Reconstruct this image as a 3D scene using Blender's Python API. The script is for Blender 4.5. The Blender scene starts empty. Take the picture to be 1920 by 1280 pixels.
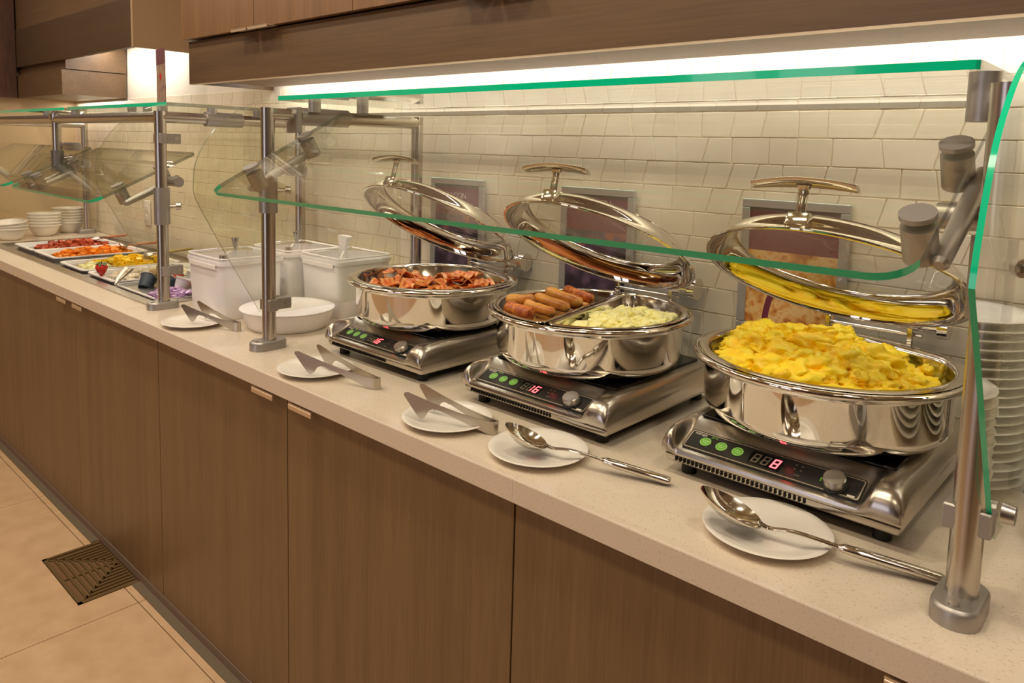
import bpy, bmesh, math, random
from math import sin, cos, pi, radians, sqrt
from mathutils import Vector, Matrix, noise

random.seed(7)
scene = bpy.context.scene
COL = scene.collection

# ---------------------------------------------------------------- camera, world, light, exposure
H = 0.914                                    # counter height
CAM = Vector((0.0, -0.915, 1.471235))
cam_data = bpy.data.cameras.new('camera')
cam = bpy.data.objects.new('camera', cam_data)
COL.objects.link(cam)
cam_data.sensor_width = 36.0
cam_data.lens = 1408.386 * 36.0 / 1920.0
cam_data.shift_y = -(640.0 - 428.288) / 1920.0
cam_data.clip_start = 0.02
RIGHT = Vector((0.73619935, 0.67622642, 0.02698783))
DOWN = Vector((0.0906175, -0.05897865, -0.99413781))
FWD = Vector((-0.67067055, 0.73432918, -0.104698))
m = Matrix.Identity(4)
for r in range(3):
    m[r][0] = RIGHT[r]; m[r][1] = -DOWN[r]; m[r][2] = -FWD[r]; m[r][3] = CAM[r]
cam.matrix_world = m
scene.camera = cam

scene.view_settings.view_transform = 'Standard'
scene.view_settings.look = 'None'
scene.view_settings.gamma = 1.0
scene.view_settings.use_curve_mapping = False
scene.view_settings.exposure = 0.5
scene.cycles.max_bounces = 14
scene.cycles.transparent_max_bounces = 32
scene.cycles.glossy_bounces = 8
scene.cycles.caustics_reflective = False
scene.cycles.caustics_refractive = False
scene.cycles.sample_clamp_indirect = 6.0

world = bpy.data.worlds.new('world')
scene.world = world
world.use_nodes = True
world.node_tree.nodes['Background'].inputs[0].default_value = (1.0, 0.86, 0.70, 1)
world.node_tree.nodes['Background'].inputs[1].default_value = 0.10

WARM = (1.0, 0.86, 0.69)
def area(name, loc, sx, sy, watts, color=WARM, rot=(0, 0, 0), spread=180):
    d = bpy.data.lights.new(name, 'AREA'); d.shape = 'RECTANGLE'
    d.size = sx; d.size_y = sy; d.energy = watts; d.color = color; d.spread = radians(spread)
    o = bpy.data.objects.new(name, d); COL.objects.link(o)
    o.location = loc; o.rotation_euler = rot
    return o
# light strips tucked behind the bulkheads above the counter
area('strip_light_bulkhead', (-0.70, 0.628, 1.735), 4.1, 0.03, 8.0, (1.0, 0.97, 0.93))
area('strip_light_far_bulkhead', (-3.98, 0.58, 1.97), 0.75, 0.05, 3.6, (1.0, 0.96, 0.92))
area('strip_light_far_end', (-4.75, 0.665, 1.68), 0.7, 0.03, 1.1, (1.0, 0.90, 0.78))
# ceiling panels over the aisle
for i, (x, y, w) in enumerate(((-4.3, -0.95, 7), (-2.6, -0.95, 7.5), (-0.9, -0.95, 8), (0.9, -0.95, 7))):
    area('ceiling_panel_light', (x, y, 2.735), 1.1, 0.28, w, WARM)
for x in (-4.25, -3.35, -2.45, -1.55, -0.65, 0.25):
    area('downlight', (x, -0.26, 2.735), 0.10, 0.10, 4.7, (1.0, 0.90, 0.77))
for i, (x, y) in enumerate(((-3.4, -2.6), (-1.2, -2.6), (1.0, -2.6))):
    area('ceiling_panel_light', (x, y, 2.735), 0.6, 0.6, 2.2, WARM)

# ---------------------------------------------------------------- materials
def lin(c):
    return tuple((v / 12.92 if v <= 0.04045 else ((v + 0.055) / 1.055) ** 2.4) for v in c)
def srgb(r, g, b):
    return lin((r / 255, g / 255, b / 255)) + (1.0,)

class NT:
    def __init__(s, name):
        s.mat = bpy.data.materials.new(name); s.mat.use_nodes = True
        s.n = s.mat.node_tree.nodes; s.l = s.mat.node_tree.links
        s.b = s.n['Principled BSDF']; s.out = s.n['Material Output']
    def add(s, t, **kw):
        n = s.n.new(t)
        for k, v in kw.items():
            if k in n.inputs: n.inputs[k].default_value = v
            else: setattr(n, k, v)
        return n
    def link(s, a, b): s.l.new(a, b)
    def coords(s, scale=(1, 1, 1), kind='Object'):
        tc = s.add('ShaderNodeTexCoord'); mp = s.add('ShaderNodeMapping')
        mp.inputs['Scale'].default_value = scale
        s.link(tc.outputs[kind], mp.inputs['Vector'])
        return mp.outputs['Vector']

def mat(name, color, rough=0.5, metal=0.0, var=None, bump=None, spec=0.5, coat=0.0, trans=0.0, emit=None, sub=0.0, ior=1.45):
    """var = (scale xyz, second colour, detail, lo, hi); bump = (scale xyz, strength, distance)"""
    t = NT(name); b = t.b
    b.inputs['Base Color'].default_value = color
    b.inputs['Roughness'].default_value = rough
    b.inputs['Metallic'].default_value = metal
    b.inputs['Specular IOR Level'].default_value = spec
    b.inputs['Coat Weight'].default_value = coat
    b.inputs['Transmission Weight'].default_value = trans
    b.inputs['IOR'].default_value = ior
    if sub:
        b.inputs['Subsurface Weight'].default_value = sub
        b.inputs['Subsurface Radius'].default_value = (0.008, 0.005, 0.002)
    if emit:
        b.inputs['Emission Color'].default_value = emit[0]
        b.inputs['Emission Strength'].default_value = emit[1]
    if var:
        sc, c2, det, lo, hi = var
        nz = t.add('ShaderNodeTexNoise', Scale=1.0, Detail=det)
        t.link(t.coords(sc), nz.inputs['Vector'])
        cr = t.add('ShaderNodeValToRGB')
        cr.color_ramp.elements[0].position = lo; cr.color_ramp.elements[1].position = hi
        cr.color_ramp.elements[0].color = color; cr.color_ramp.elements[1].color = c2
        t.link(nz.outputs['Fac'], cr.inputs['Fac'])
        t.link(cr.outputs['Color'], b.inputs['Base Color'])
    if bump:
        sc, st, dist = bump
        nz = t.add('ShaderNodeTexNoise', Scale=1.0, Detail=3.0)
        t.link(t.coords(sc), nz.inputs['Vector'])
        bp = t.add('ShaderNodeBump', Strength=st, Distance=dist)
        t.link(nz.outputs['Fac'], bp.inputs['Height'])
        t.link(bp.outputs['Normal'], b.inputs['Normal'])
    return t.mat

def glass_mat(name, tint, base_f=0.04, smear=0.0):
    """thin clear pane: straight-through transmission with a Fresnel mirror on top (same curve from both sides)"""
    t = NT(name)
    t.n.remove(t.b)
    tr = t.add('ShaderNodeBsdfTransparent'); tr.inputs['Color'].default_value = tint
    gl = t.add('ShaderNodeBsdfGlossy'); gl.inputs['Roughness'].default_value = 0.0
    gl.inputs['Color'].default_value = (0.97, 1.0, 0.98, 1)
    lw = t.add('ShaderNodeLayerWeight', Blend=0.5)
    p = t.add('ShaderNodeMath', operation='POWER'); p.inputs[1].default_value = 5.0
    t.link(lw.outputs['Facing'], p.inputs[0])
    ma = t.add('ShaderNodeMath', operation='MULTIPLY_ADD'); ma.inputs[1].default_value = 1.0 - base_f; ma.inputs[2].default_value = base_f
    t.link(p.outputs[0], ma.inputs[0])
    mx = t.add('ShaderNodeMixShader')
    t.link(ma.outputs[0], mx.inputs['Fac']); t.link(tr.outputs[0], mx.inputs[1]); t.link(gl.outputs[0], mx.inputs[2])
    t.link(mx.outputs[0], t.out.inputs['Surface'])
    return t.mat

M = {}
M['quartz'] = mat('quartz', srgb(226, 210, 188), 0.22, var=((260, 260, 260), srgb(196, 172, 146), 2.0, 0.58, 0.80), spec=0.5)
def wood(name, c1, c2, scale, rough=0.42, fine=True):
    t = NT(name); b = t.b
    b.inputs['Roughness'].default_value = rough
    n1 = t.add('ShaderNodeTexNoise', Scale=1.0, Detail=4.0, Roughness=0.6)
    t.link(t.coords(scale), n1.inputs['Vector'])
    n2 = t.add('ShaderNodeTexNoise', Scale=1.0, Detail=2.0)
    t.link(t.coords(tuple(s * 0.12 for s in scale)), n2.inputs['Vector'])
    mx = t.add('ShaderNodeMath', operation='MULTIPLY_ADD'); mx.inputs[1].default_value = 0.45; 
    t.link(n2.outputs['Fac'], mx.inputs[0])
    ml = t.add('ShaderNodeMath', operation='MULTIPLY'); ml.inputs[1].default_value = 0.55
    t.link(n1.outputs['Fac'], ml.inputs[0]); t.link(ml.outputs[0], mx.inputs[2])
    cr = t.add('ShaderNodeValToRGB')
    cr.color_ramp.elements[0].position = 0.33; cr.color_ramp.elements[1].position = 0.67
    cr.color_ramp.elements[0].color = c1; cr.color_ramp.elements[1].color = c2
    t.link(mx.outputs[0], cr.inputs['Fac']); t.link(cr.outputs['Color'], b.inputs['Base Color'])
    bp = t.add('ShaderNodeBump', Strength=0.08, Distance=0.001)
    t.link(n1.outputs['Fac'], bp.inputs['Height']); t.link(bp.outputs['Normal'], b.inputs['Normal'])
    return t.mat
M['wood_v'] = wood('brown_laminate_upright', srgb(110, 84, 54), srgb(134, 106, 71), (190, 190, 5))
M['wood_h'] = wood('brown_laminate_level', srgb(88, 65, 41), srgb(108, 82, 54), (5, 130, 150))
M['wood_upper'] = wood('warm_laminate', srgb(108, 76, 45), srgb(134, 98, 60), (150, 150, 4))
M['wood_red'] = wood('reddish_laminate', srgb(66, 40, 27), srgb(98, 64, 46), (60, 60, 9))
M['wood_dark'] = wood('dark_laminate', srgb(70, 52, 32), srgb(82, 62, 40), (5, 120, 140))
M['paint_beige'] = mat('beige_paint', srgb(206, 180, 144), 0.7, bump=((90, 90, 90), 0.05, 0.001))
M['lit_tan'] = mat('lit_end_tan', srgb(160, 130, 96), 0.7)
M['ceiling'] = mat('ceiling_paint', srgb(228, 214, 192), 0.8)
M['tile'] = mat('cream_tile', srgb(242, 229, 202), 0.24, var=((9, 9, 9), srgb(236, 222, 194), 1.0, 0.35, 0.65))
M['grout'] = mat('cream_grout', srgb(236, 224, 202), 0.8)
M['floor_tile'] = mat('floor_tile', srgb(214, 180, 140), 0.38, var=((14, 14, 14), srgb(201, 166, 125), 5.0, 0.35, 0.7))
M['floor_grout'] = mat('floor_grout', srgb(120, 88, 58), 0.9)
M['cove'] = mat('grey_cove_base', srgb(128, 108, 90), 0.55)
M['cove_foot'] = mat('cove_foot', srgb(112, 98, 76), 0.5)
M['brass_grate'] = mat('drain_metal', srgb(128, 104, 66), 0.45, 0.6)
M['dark'] = mat('dark_void', srgb(26, 20, 14), 0.8)
M['steel'] = mat('satin_steel', srgb(196, 190, 182), 0.30, 1.0, bump=((40, 40, 900), 0.03, 0.0005))
M['brushed'] = mat('brushed_steel', srgb(196, 189, 178), 0.27, 1.0, bump=((30, 900, 900), 0.05, 0.0004))
M['alu'] = mat('grey_aluminium', srgb(172, 167, 160), 0.42, 0.8)
M['chrome'] = mat('polished_steel', srgb(222, 217, 208), 0.045, 1.0)
M['chrome_soft'] = mat('polished_steel_soft', srgb(218, 212, 202), 0.11, 1.0)
M['glass'] = glass_mat('clear_pane', (0.966, 0.966, 0.918, 1))
M['lid_glass'] = glass_mat('lid_window', (0.95, 0.955, 0.93, 1), 0.05)
M['glass_edge'] = mat('green_glass_edge', srgb(0, 205, 150), 0.12, spec=0.6, coat=0.5, emit=None)  # bright green base stands in for light carried inside the pane
def edge_dull():
    t = NT('dull_glass_edge'); b = t.b
    b.inputs['Base Color'].default_value = srgb(96, 104, 84); b.inputs['Roughness'].default_value = 0.15; b.inputs['Alpha'].default_value = 0.62
    return t.mat
M['edge_dull'] = edge_dull()  # same glass, toned down on edges where less light shows through
def edge_clear():
    t = NT('clear_glass_edge'); b = t.b
    b.inputs['Base Color'].default_value = srgb(150, 160, 130); b.inputs['Roughness'].default_value = 0.1; b.inputs['Alpha'].default_value = 0.18
    return t.mat
M['edge_clear'] = edge_clear()
M['clear_plastic'] = glass_mat('clear_plastic', (0.93, 0.93, 0.93, 1), 0.06)
M['black_glass'] = mat('black_glass', srgb(16, 15, 15), 0.07)
M['panel_black'] = mat('panel_black', srgb(48, 45, 42), 0.2)
M['panel_line'] = mat('panel_silver_line', srgb(205, 190, 168), 0.3, 0.7)
M['green_btn'] = mat('green_button', srgb(112, 186, 62), 0.4)
M['green_btn2'] = mat('green_button_print', srgb(190, 226, 150), 0.5)
M['seg_on'] = mat('red_segment', srgb(255, 70, 70), 0.4, emit=((1.0, 0.06, 0.07, 1), 5.0))
M['seg_off'] = mat('dim_segment', srgb(112, 96, 82), 0.5)
M['red_window'] = mat('red_window', srgb(70, 18, 18), 0.2)
M['print_white'] = mat('white_print', srgb(235, 228, 215), 0.5)
M['rubber'] = mat('black_rubber', srgb(22, 21, 19), 0.5)
M['porcelain'] = mat('white_porcelain', srgb(240, 232, 220), 0.14, sub=0.05)
M['melamine'] = mat('white_plastic', srgb(246, 240, 236), 0.3, sub=0.05)
M['frost'] = mat('frosted_white_plastic', srgb(244, 240, 240), 0.35, trans=0.0, sub=0.1)
M['egg'] = mat('scrambled_egg', srgb(255, 224, 40), 0.40, var=((38, 38, 38), srgb(255, 202, 10), 4.0, 0.42, 0.70), sub=0.12, bump=((220, 220, 220), 0.25, 0.002))
M['eggwhite'] = mat('pale_scramble', srgb(255, 246, 176), 0.4, var=((50, 50, 50), srgb(252, 230, 96), 3.0, 0.5, 0.75), sub=0.15, bump=((220, 220, 220), 0.2, 0.002))
M['bacon'] = mat('bacon', srgb(232, 128, 62), 0.33, var=((30, 90, 30), srgb(200, 84, 44), 3.0, 0.38, 0.66), sub=0.05, bump=((150, 150, 150), 0.2, 0.001))
M['bacon_fat'] = mat('bacon_fat', srgb(244, 178, 104), 0.3, var=((60, 120, 60), srgb(226, 132, 62), 3.0, 0.4, 0.65), sub=0.1)
M['sausage'] = mat('sausage_skin', srgb(226, 160, 74), 0.3, var=((36, 36, 36), srgb(186, 104, 38), 5.0, 0.42, 0.72), sub=0.06, bump=((120, 120, 120), 0.15, 0.001))
M['sausage_dark'] = mat('browned_sausage', srgb(218, 130, 52), 0.38, var=((70, 70, 70), srgb(160, 70, 34), 5.0, 0.40, 0.62), bump=((190, 190, 190), 0.4, 0.002))
M['salsa'] = mat('diced_tomato', srgb(206, 100, 62), 0.32, var=((50, 50, 50), srgb(170, 62, 38), 2.0, 0.4, 0.65))
M['melon'] = mat('orange_melon', srgb(250, 158, 46), 0.35, var=((50, 50, 50), srgb(236, 128, 24), 2.0, 0.4, 0.65), sub=0.1)
M['pineapple'] = mat('pineapple', srgb(250, 214, 40), 0.35, var=((50, 50, 50), srgb(240, 190, 24), 2.0, 0.4, 0.65), sub=0.1)
M['honeydew'] = mat('honeydew', srgb(238, 232, 178), 0.35, sub=0.1)
M['whitefruit'] = mat('pale_fruit', srgb(240, 228, 205), 0.35, sub=0.1)
M['strawberry'] = mat('strawberry_red', srgb(206, 44, 30), 0.3, bump=((260, 260, 260), 0.3, 0.001))
M['leaf'] = mat('strawberry_leaf', srgb(70, 110, 40), 0.5)
M['foil_blue'] = mat('navy_label', srgb(66, 76, 92), 0.4)
M['foil_white'] = mat('white_foil', srgb(238, 234, 236), 0.3)
M['foil_pink'] = mat('pink_label', srgb(232, 140, 118), 0.4)
M['purple'] = mat('lilac_film', srgb(205, 170, 208), 0.2, var=((40, 40, 40), srgb(160, 110, 180), 3.0, 0.42, 0.6))
M['card'] = mat('tan_card', srgb(196, 160, 112), 0.6)
M['tool_wood'] = mat('tan_handle', srgb(190, 120, 76), 0.5)
M['tool_olive'] = mat('olive_handle', srgb(170, 140, 62), 0.5)
M['tool_black'] = mat('black_handle', srgb(46, 42, 42), 0.4)
M['sign_grey'] = mat('sign_frame_grey', srgb(168, 160, 150), 0.4, 0.2)
M['burgundy'] = mat('burgundy_print', srgb(122, 46, 62), 0.35)
M['flyer_purple'] = mat('flyer_purple', srgb(116, 74, 78), 0.4)
M['flyer_grey'] = mat('flyer_body', srgb(160, 132, 110), 0.45, var=((40, 40, 40), srgb(120, 88, 74), 2.0, 0.5, 0.7))
M['outlet'] = mat('white_outlet', srgb(236, 226, 212), 0.35)
M['handle_pale'] = mat('pale_tab_pull', srgb(224, 200, 168), 0.35, 0.6)
M['lightbox'] = mat('reflection_pane', srgb(255, 255, 255), 0.5, emit=((0.78, 0.80, 1.0, 1), 1.3))  # bluish glow added to be mirrored in the pans
M['room_wall'] = mat('room_wall_paint', srgb(112, 88, 66), 0.8)
M['dark_panel'] = mat('dark_room_panel', srgb(70, 54, 48), 0.6)

def picture_mat(name, cols, scale):
    t = NT(name); b = t.b; b.inputs['Roughness'].default_value = 0.3
    nz = t.add('ShaderNodeTexNoise', Scale=1.0, Detail=3.0); t.link(t.coords(scale), nz.inputs['Vector'])
    cr = t.add('ShaderNodeValToRGB'); e = cr.color_ramp.elements
    e[0].color = cols[0]; e[0].position = 0.36; e[1].color = cols[-1]; e[1].position = 0.68
    for i, c in enumerate(cols[1:-1]):
        x = e.new(0.36 + 0.32 * (i + 1) / (len(cols) - 1)); x.color = c
    t.link(nz.outputs['Fac'], cr.inputs['Fac']); t.link(cr.outputs['Color'], b.inputs['Base Color'])
    return t.mat
M['pic_dark'] = picture_mat('dark_dish_picture', [srgb(40, 30, 36), srgb(66, 50, 66), srgb(110, 84, 108), srgb(190, 96, 60)], (14, 14, 14))
M['pic_hash'] = picture_mat('golden_dish_picture', [srgb(196, 116, 48), srgb(238, 170, 84), srgb(250, 208, 140), srgb(232, 150, 60)], (40, 40, 40))

# ---------------------------------------------------------------- mesh helpers
class MB:
    def __init__(s): s.v = []; s.f = []; s.mi = []
    def add(s, vs, fs, mi=0):
        o = len(s.v); s.v += [tuple(v) for v in vs]
        for k, f in enumerate(fs):
            s.f.append(tuple(o + i for i in f)); s.mi.append(mi[k] if isinstance(mi, list) else mi)
        return s
    def box(s, x0, x1, y0, y1, z0, z1, mi=0):
        return s.add([(x0, y0, z0), (x1, y0, z0), (x1, y1, z0), (x0, y1, z0), (x0, y0, z1), (x1, y0, z1), (x1, y1, z1), (x0, y1, z1)],
                     [(0, 3, 2, 1), (4, 5, 6, 7), (0, 1, 5, 4), (1, 2, 6, 5), (2, 3, 7, 6), (3, 0, 4, 7)], mi)
    def bm(s, b, mi=0):
        b.verts.ensure_lookup_table(); b.verts.index_update()
        s.add([v.co for v in b.verts], [[v.index for v in f.verts] for f in b.faces], mi); b.free(); return s
    def rbox(s, x0, x1, y0, y1, z0, z1, r=0.005, seg=2, mi=0, taper=1.0):
        b = bmesh.new(); bmesh.ops.create_cube(b, size=1.0)
        for v in b.verts:
            k = taper if v.co.z < 0 else 1.0
            v.co = Vector(((x0 + x1) / 2 + v.co.x * k * (x1 - x0), (y0 + y1) / 2 + v.co.y * k * (y1 - y0), (z0 + z1) / 2 + v.co.z * (z1 - z0)))
        bmesh.ops.bevel(b, geom=b.edges[:], offset=r, segments=seg, affect='EDGES', profile=0.5)
        return s.bm(b, mi)
    def cyl(s, p0, p1, r, r2=None, n=20, mi=0, caps=True):
        return s.tube([p0, p1], [r, r if r2 is None else r2], n, mi, caps)
    def tube(s, pts, rad, n=12, mi=0, caps=True, flat=1.0, up=None):
        pts = [Vector(p) for p in pts]
        if not isinstance(rad, (list, tuple)): rad = [rad] * len(pts)
        vs = []; prev = None
        for i, p in enumerate(pts):
            a = pts[max(i - 1, 0)]; b = pts[min(i + 1, len(pts) - 1)]
            t = (b - a).normalized()
            if prev is None:
                ref = Vector(up) if up else (Vector((0, 0, 1)) if abs(t.z) < 0.9 else Vector((0, 1, 0)))
                u = t.cross(ref).normalized()
            else:
                u = (prev - t * prev.dot(t)).normalized()
            prev = u; w = u.cross(t).normalized()
            for k in range(n):
                q = 2 * pi * k / n
                vs.append(p + u * (cos(q) * rad[i]) + w * (sin(q) * rad[i] * flat))
        fs = []
        for i in range(len(pts) - 1):
            for k in range(n):
                a = i * n + k; b = i * n + (k + 1) % n
                fs.append((a, a + n, b + n, b))
        if caps:
            fs.append(tuple(range(n))); fs.append(tuple((len(pts) - 1) * n + k for k in reversed(range(n))))
        return s.add(vs, fs, mi)
    def lathe(s, prof, n=48, c=(0, 0, 0), mi=0, closed=False, start=0.0):
        vs = []; fs = []; L = len(prof)
        for k in range(n):
            q = start + 2 * pi * k / n
            for (r, z) in prof: vs.append((c[0] + r * cos(q), c[1] + r * sin(q), c[2] + z))
        mis = []
        for k in range(n):
            k2 = (k + 1) % n
            for i in range(L if closed else L - 1):
                j = (i + 1) % L
                fs.append((k * L + i, k2 * L + i, k2 * L + j, k * L + j))
                mis.append(mi[i] if isinstance(mi, list) else mi)
        return s.add(vs, fs, mis)
    def loft(s, loops, mi=0, cap0=False, cap1=False):
        n = len(loops[0]); vs = [p for l in loops for p in l]; fs = []; mis = []
        for i in range(len(loops) - 1):
            for k in range(n):
                k2 = (k + 1) % n
                fs.append((i * n + k, i * n + k2, (i + 1) * n + k2, (i + 1) * n + k)); mis.append(mi[i] if isinstance(mi, list) else mi)
        if cap0: fs.append(tuple(reversed(range(n)))); mis.append(mi[0] if isinstance(mi, list) else mi)
        if cap1: fs.append(tuple((len(loops) - 1) * n + k for k in range(n))); mis.append(mi[-1] if isinstance(mi, list) else mi)
        return s.add(vs, fs, mis)
    def prism(s, poly, fn0, fn1, mi_face=0, mi_side=0):
        """poly of 2D points; fn0 / fn1 map them to the two faces"""
        n = len(poly); vs = [fn0(p) for p in poly] + [fn1(p) for p in poly]
        fs = [tuple(reversed(range(n))), tuple(n + k for k in range(n))]; mis = [mi_face, mi_face]
        for k in range(n):
            k2 = (k + 1) % n
            fs.append((k, k2, n + k2, n + k)); mis.append(mi_side(poly[k], poly[k2]) if callable(mi_side) else mi_side)
        return s.add(vs, fs, mis)
    def mesh(s, name, mats, angle=35):
        me = bpy.data.meshes.new(name); me.from_pydata(s.v, [], s.f)
        for x in (mats if isinstance(mats, (list, tuple)) else [mats]): me.materials.append(M[x] if isinstance(x, str) else x)
        me.polygons.foreach_set('material_index', s.mi)
        b = bmesh.new(); b.from_mesh(me); bmesh.ops.recalc_face_normals(b, faces=b.faces[:]); b.to_mesh(me); b.free()
        me.polygons.foreach_set('use_smooth', [True] * len(me.polygons))
        me.set_sharp_from_angle(angle=radians(angle))
        me.update()
        return me
    def build(s, name, mats, parent=None, loc=None, angle=35, kind=None):
        o = bpy.data.objects.new(name, s.mesh(name, mats, angle)); COL.objects.link(o)
        if parent is not None: o.parent = parent
        if loc is not None: o.location = loc
        if kind: o['kind'] = kind
        return o

def tag(o, label, cat, group=None, kind=None):
    o['label'] = label; o['category'] = cat
    if group: o['group'] = group
    if kind: o['kind'] = kind
    return o
def thing(name, label, cat, loc=(0, 0, 0), rz=0.0, group=None):
    o = bpy.data.objects.new(name, None); COL.objects.link(o); o.empty_display_size = 0.05
    o.location = loc; o.rotation_euler = (0, 0, rz)
    return tag(o, label, cat, group)
def struct(mb, name, mats, label, cat, **kw):
    o = mb.build(name, mats, **kw); return tag(o, label, cat, kind='structure')
KIDS = {}
def copy_tree(o, parent=None):
    c = o.copy(); COL.objects.link(c)
    if parent is not None: c.parent = parent
    for ch in [k for k in bpy.data.objects if k.parent == o and k != c]: copy_tree(ch, c)
    return c
def ring(fn, n): return [fn(2 * pi * k / n) for k in range(n)]
def rrect(x0, x1, y0, y1, r, seg=5):
    if not isinstance(r, (list, tuple)): r = [r] * 4
    pts = []
    for (cx, cy, a, rr) in ((x0, y0, pi, r[0]), (x1, y0, 1.5 * pi, r[1]), (x1, y1, 0, r[2]), (x0, y1, 0.5 * pi, r[3])):
        ox = cx + (rr if cx == x0 else -rr); oy = cy + (rr if cy == y0 else -rr)
        for k in range(seg + 1):
            q = a + 0.5 * pi * k / seg; pts.append((ox + rr * cos(q), oy + rr * sin(q)))
    return pts
def text_mesh(txt, size, name, material, parent, loc, rot, extrude=0.0004, align='CENTER', xscale=1.0):
    cu = bpy.data.curves.new('lettering', 'FONT'); cu.body = txt; cu.size = size; cu.extrude = extrude
    cu.align_x = align; cu.align_y = 'CENTER'; cu.resolution_u = 3
    t = bpy.data.objects.new('lettering', cu); COL.objects.link(t)
    dg = bpy.context.evaluated_depsgraph_get()
    me = bpy.data.meshes.new_from_object(t.evaluated_get(dg))
    bpy.data.objects.remove(t); bpy.data.curves.remove(cu)
    me.materials.clear(); me.materials.append(M[material])
    o = bpy.data.objects.new(name, me); COL.objects.link(o); o.parent = parent; o.location = loc; o.rotation_euler = rot
    o.scale = (xscale, 1, 1)
    return o

# ---------------------------------------------------------------- the setting
XL, XR, YW = -5.147, 1.25, 0.712
wall = struct(MB().box(XL - 0.1, 2.6, YW, YW + 0.1, 0, 2.75), 'wall_back', 'grout', 'cream trapezoid-tiled wall behind the buffet counter', 'wall')
# irregular slanted wall tiles, rows of 59 mm
rows = [(1.512 + 0.0593 * k) for k in range(-10, 4)]
cells = []
rt = random.Random(11)
for ri in range(len(rows) - 1):
    z0, z1 = rows[ri], rows[ri + 1]
    x = XL + 0.01 + rt.random() * 0.05; sl = 0.0; xs = []
    while x < 1.2:
        s = rt.choice((0.013, 0.016, 0.010, 0.0, 0.0, -0.010, 0.015))
        xs.append((x - s * 0.5, x + s * 0.5)); x += rt.choice((0.062, 0.066, 0.075, 0.09, 0.10, 0.078))
    for a, b in zip(xs[:-1], xs[1:]):
        cells.append((a, b, z0, z1))
def tile_geo(mb, c):
    (a0, a1), (b0, b1), z0, z1 = c
    g = 0.0005; d = 0.0017 + rt.uniform(-0.0002, 0.0003); e = 0.0014
    t1, t2 = rt.uniform(-0.0005, 0.0005), rt.uniform(-0.0004, 0.0004)
    vs = [(a0 + g, YW + 0.001, z0 + g), (b0 - g, YW + 0.001, z0 + g), (b1 - g, YW + 0.001, z1 - g), (a1 + g, YW + 0.001, z1 - g),
          (a0 + g + e, YW - d + t1, z0 + g + e), (b0 - g - e, YW - d + t2, z0 + g + e), (b1 - g - e, YW - d - t1, z1 - g - e), (a1 + g + e, YW - d - t2, z1 - g - e)]
    mb.add(vs, [(0, 1, 5, 4), (1, 2, 6, 5), (2, 3, 7, 6), (3, 0, 4, 7), (4, 5, 6, 7)])
def tile_size(c):
    x = (c[0][0] + c[1][0]) / 2
    if x > -0.16 or c[3] > 1.66: return 0
    return (c[1][0] - c[0][0]) * 1.63 / (x * x + 1.63 * 1.63) ** 1.0
cells.sort(key=tile_size, reverse=True)
for c in cells[:290]:
    mb = MB(); tile_geo(mb, c); mb.build('tile', 'tile', wall, angle=20)
mb = MB()
for c in cells[290:]: tile_geo(mb, c)
mb.build('tile_field', 'tile', wall, angle=20, kind='stuff')

struct(MB().box(XL - 0.1, XL, -4.6, YW, 0, 2.75), 'wall_left', 'paint_beige', 'beige painted wall at the far end of the counter', 'wall')
struct(MB().box(2.6, 2.7, -4.6, YW + 0.1, 0, 2.75), 'wall_right', 'room_wall', 'tan wall closing the dining room beyond the plates', 'wall')
struct(MB().box(XL - 0.1, 2.7, -4.6, -4.5, 0, 2.75), 'wall_front', 'room_wall', 'tan dining room wall facing the buffet', 'wall')
struct(MB().box(XL - 0.1, 2.7, -4.6, YW + 0.1, 2.75, 2.85), 'ceiling', 'ceiling', 'pale ceiling over the buffet aisle', 'ceiling')
# glowing panes added unseen in the facing wall, for bluish strips in the pans
for n, (x0, x1) in enumerate(((-2.45, -1.72), (-1.55, -0.82))):
    w = struct(MB().box(x0, x1, -4.498, -4.47, 0.3, 2.4), 'window_%d' % (n + 1), 'dark_panel', 'glowing pane added in the facing dining room wall for pan reflections, number %d' % (n + 1), 'window')
    MB().box(x0 + 0.03, x1 - 0.03, -4.475, -4.465, 0.33, 2.37).build('pane', 'lightbox', w)
struct(MB().box(0.1, 0.9, -4.5, -4.4, 0, 2.3), 'added_door', 'dark_panel', 'dark door added in the facing dining room wall to darken pan reflections', 'door')  # added out of view for a dark band in the pan reflections

tag(MB().rbox(0.25, 0.75, -2.35, -1.95, 0.001, 2.749, 0.004, 1).build('stand_in', 'dark_panel'), 'dark square column added behind the camera, mirrored dark in the pans', 'stand_in', kind='structure')  # unseen dark mass added so the polished pans mirror something dark
floor = struct(MB().box(XL - 0.1, 2.6, -4.5, YW, -0.1, -0.004), 'floor', 'floor_grout', 'tan stone-look tiled floor along the counter', 'floor')
fx = [-2.3805 + 1.018 * k for k in range(-3, 6)]
fy = [0.70, 0.478, -0.030, -0.538, -1.046, -1.554, -2.062, -2.57, -3.078, -3.586, -4.094]
for i in range(len(fx) - 1):
    for j in range(len(fy) - 1):
        x0, x1, y1, y0 = fx[i] + 0.0015, fx[i + 1] - 0.0015, fy[j] - 0.0015, fy[j + 1] + 0.0015
        x0 = max(x0, XL)
        if x1 <= x0: continue
        # the tiles around the drain leave its square open
        if y0 < 0.0 < y1 + 0.2 and x0 < -2.6 < x1 and j in (1, 2):
            parts = ((x0, -2.866, y0, y1), (-2.495, x1, y0, y1), (-2.866, -2.495, y0, min(y1, -0.168)))
        else: parts = ((x0, x1, y0, y1),)
        for (a, b, c, d) in parts:
            if d - c > 0.01: MB().box(a, b, c, d, -0.02, 0.0).build('tile', 'floor_tile', floor)

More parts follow.
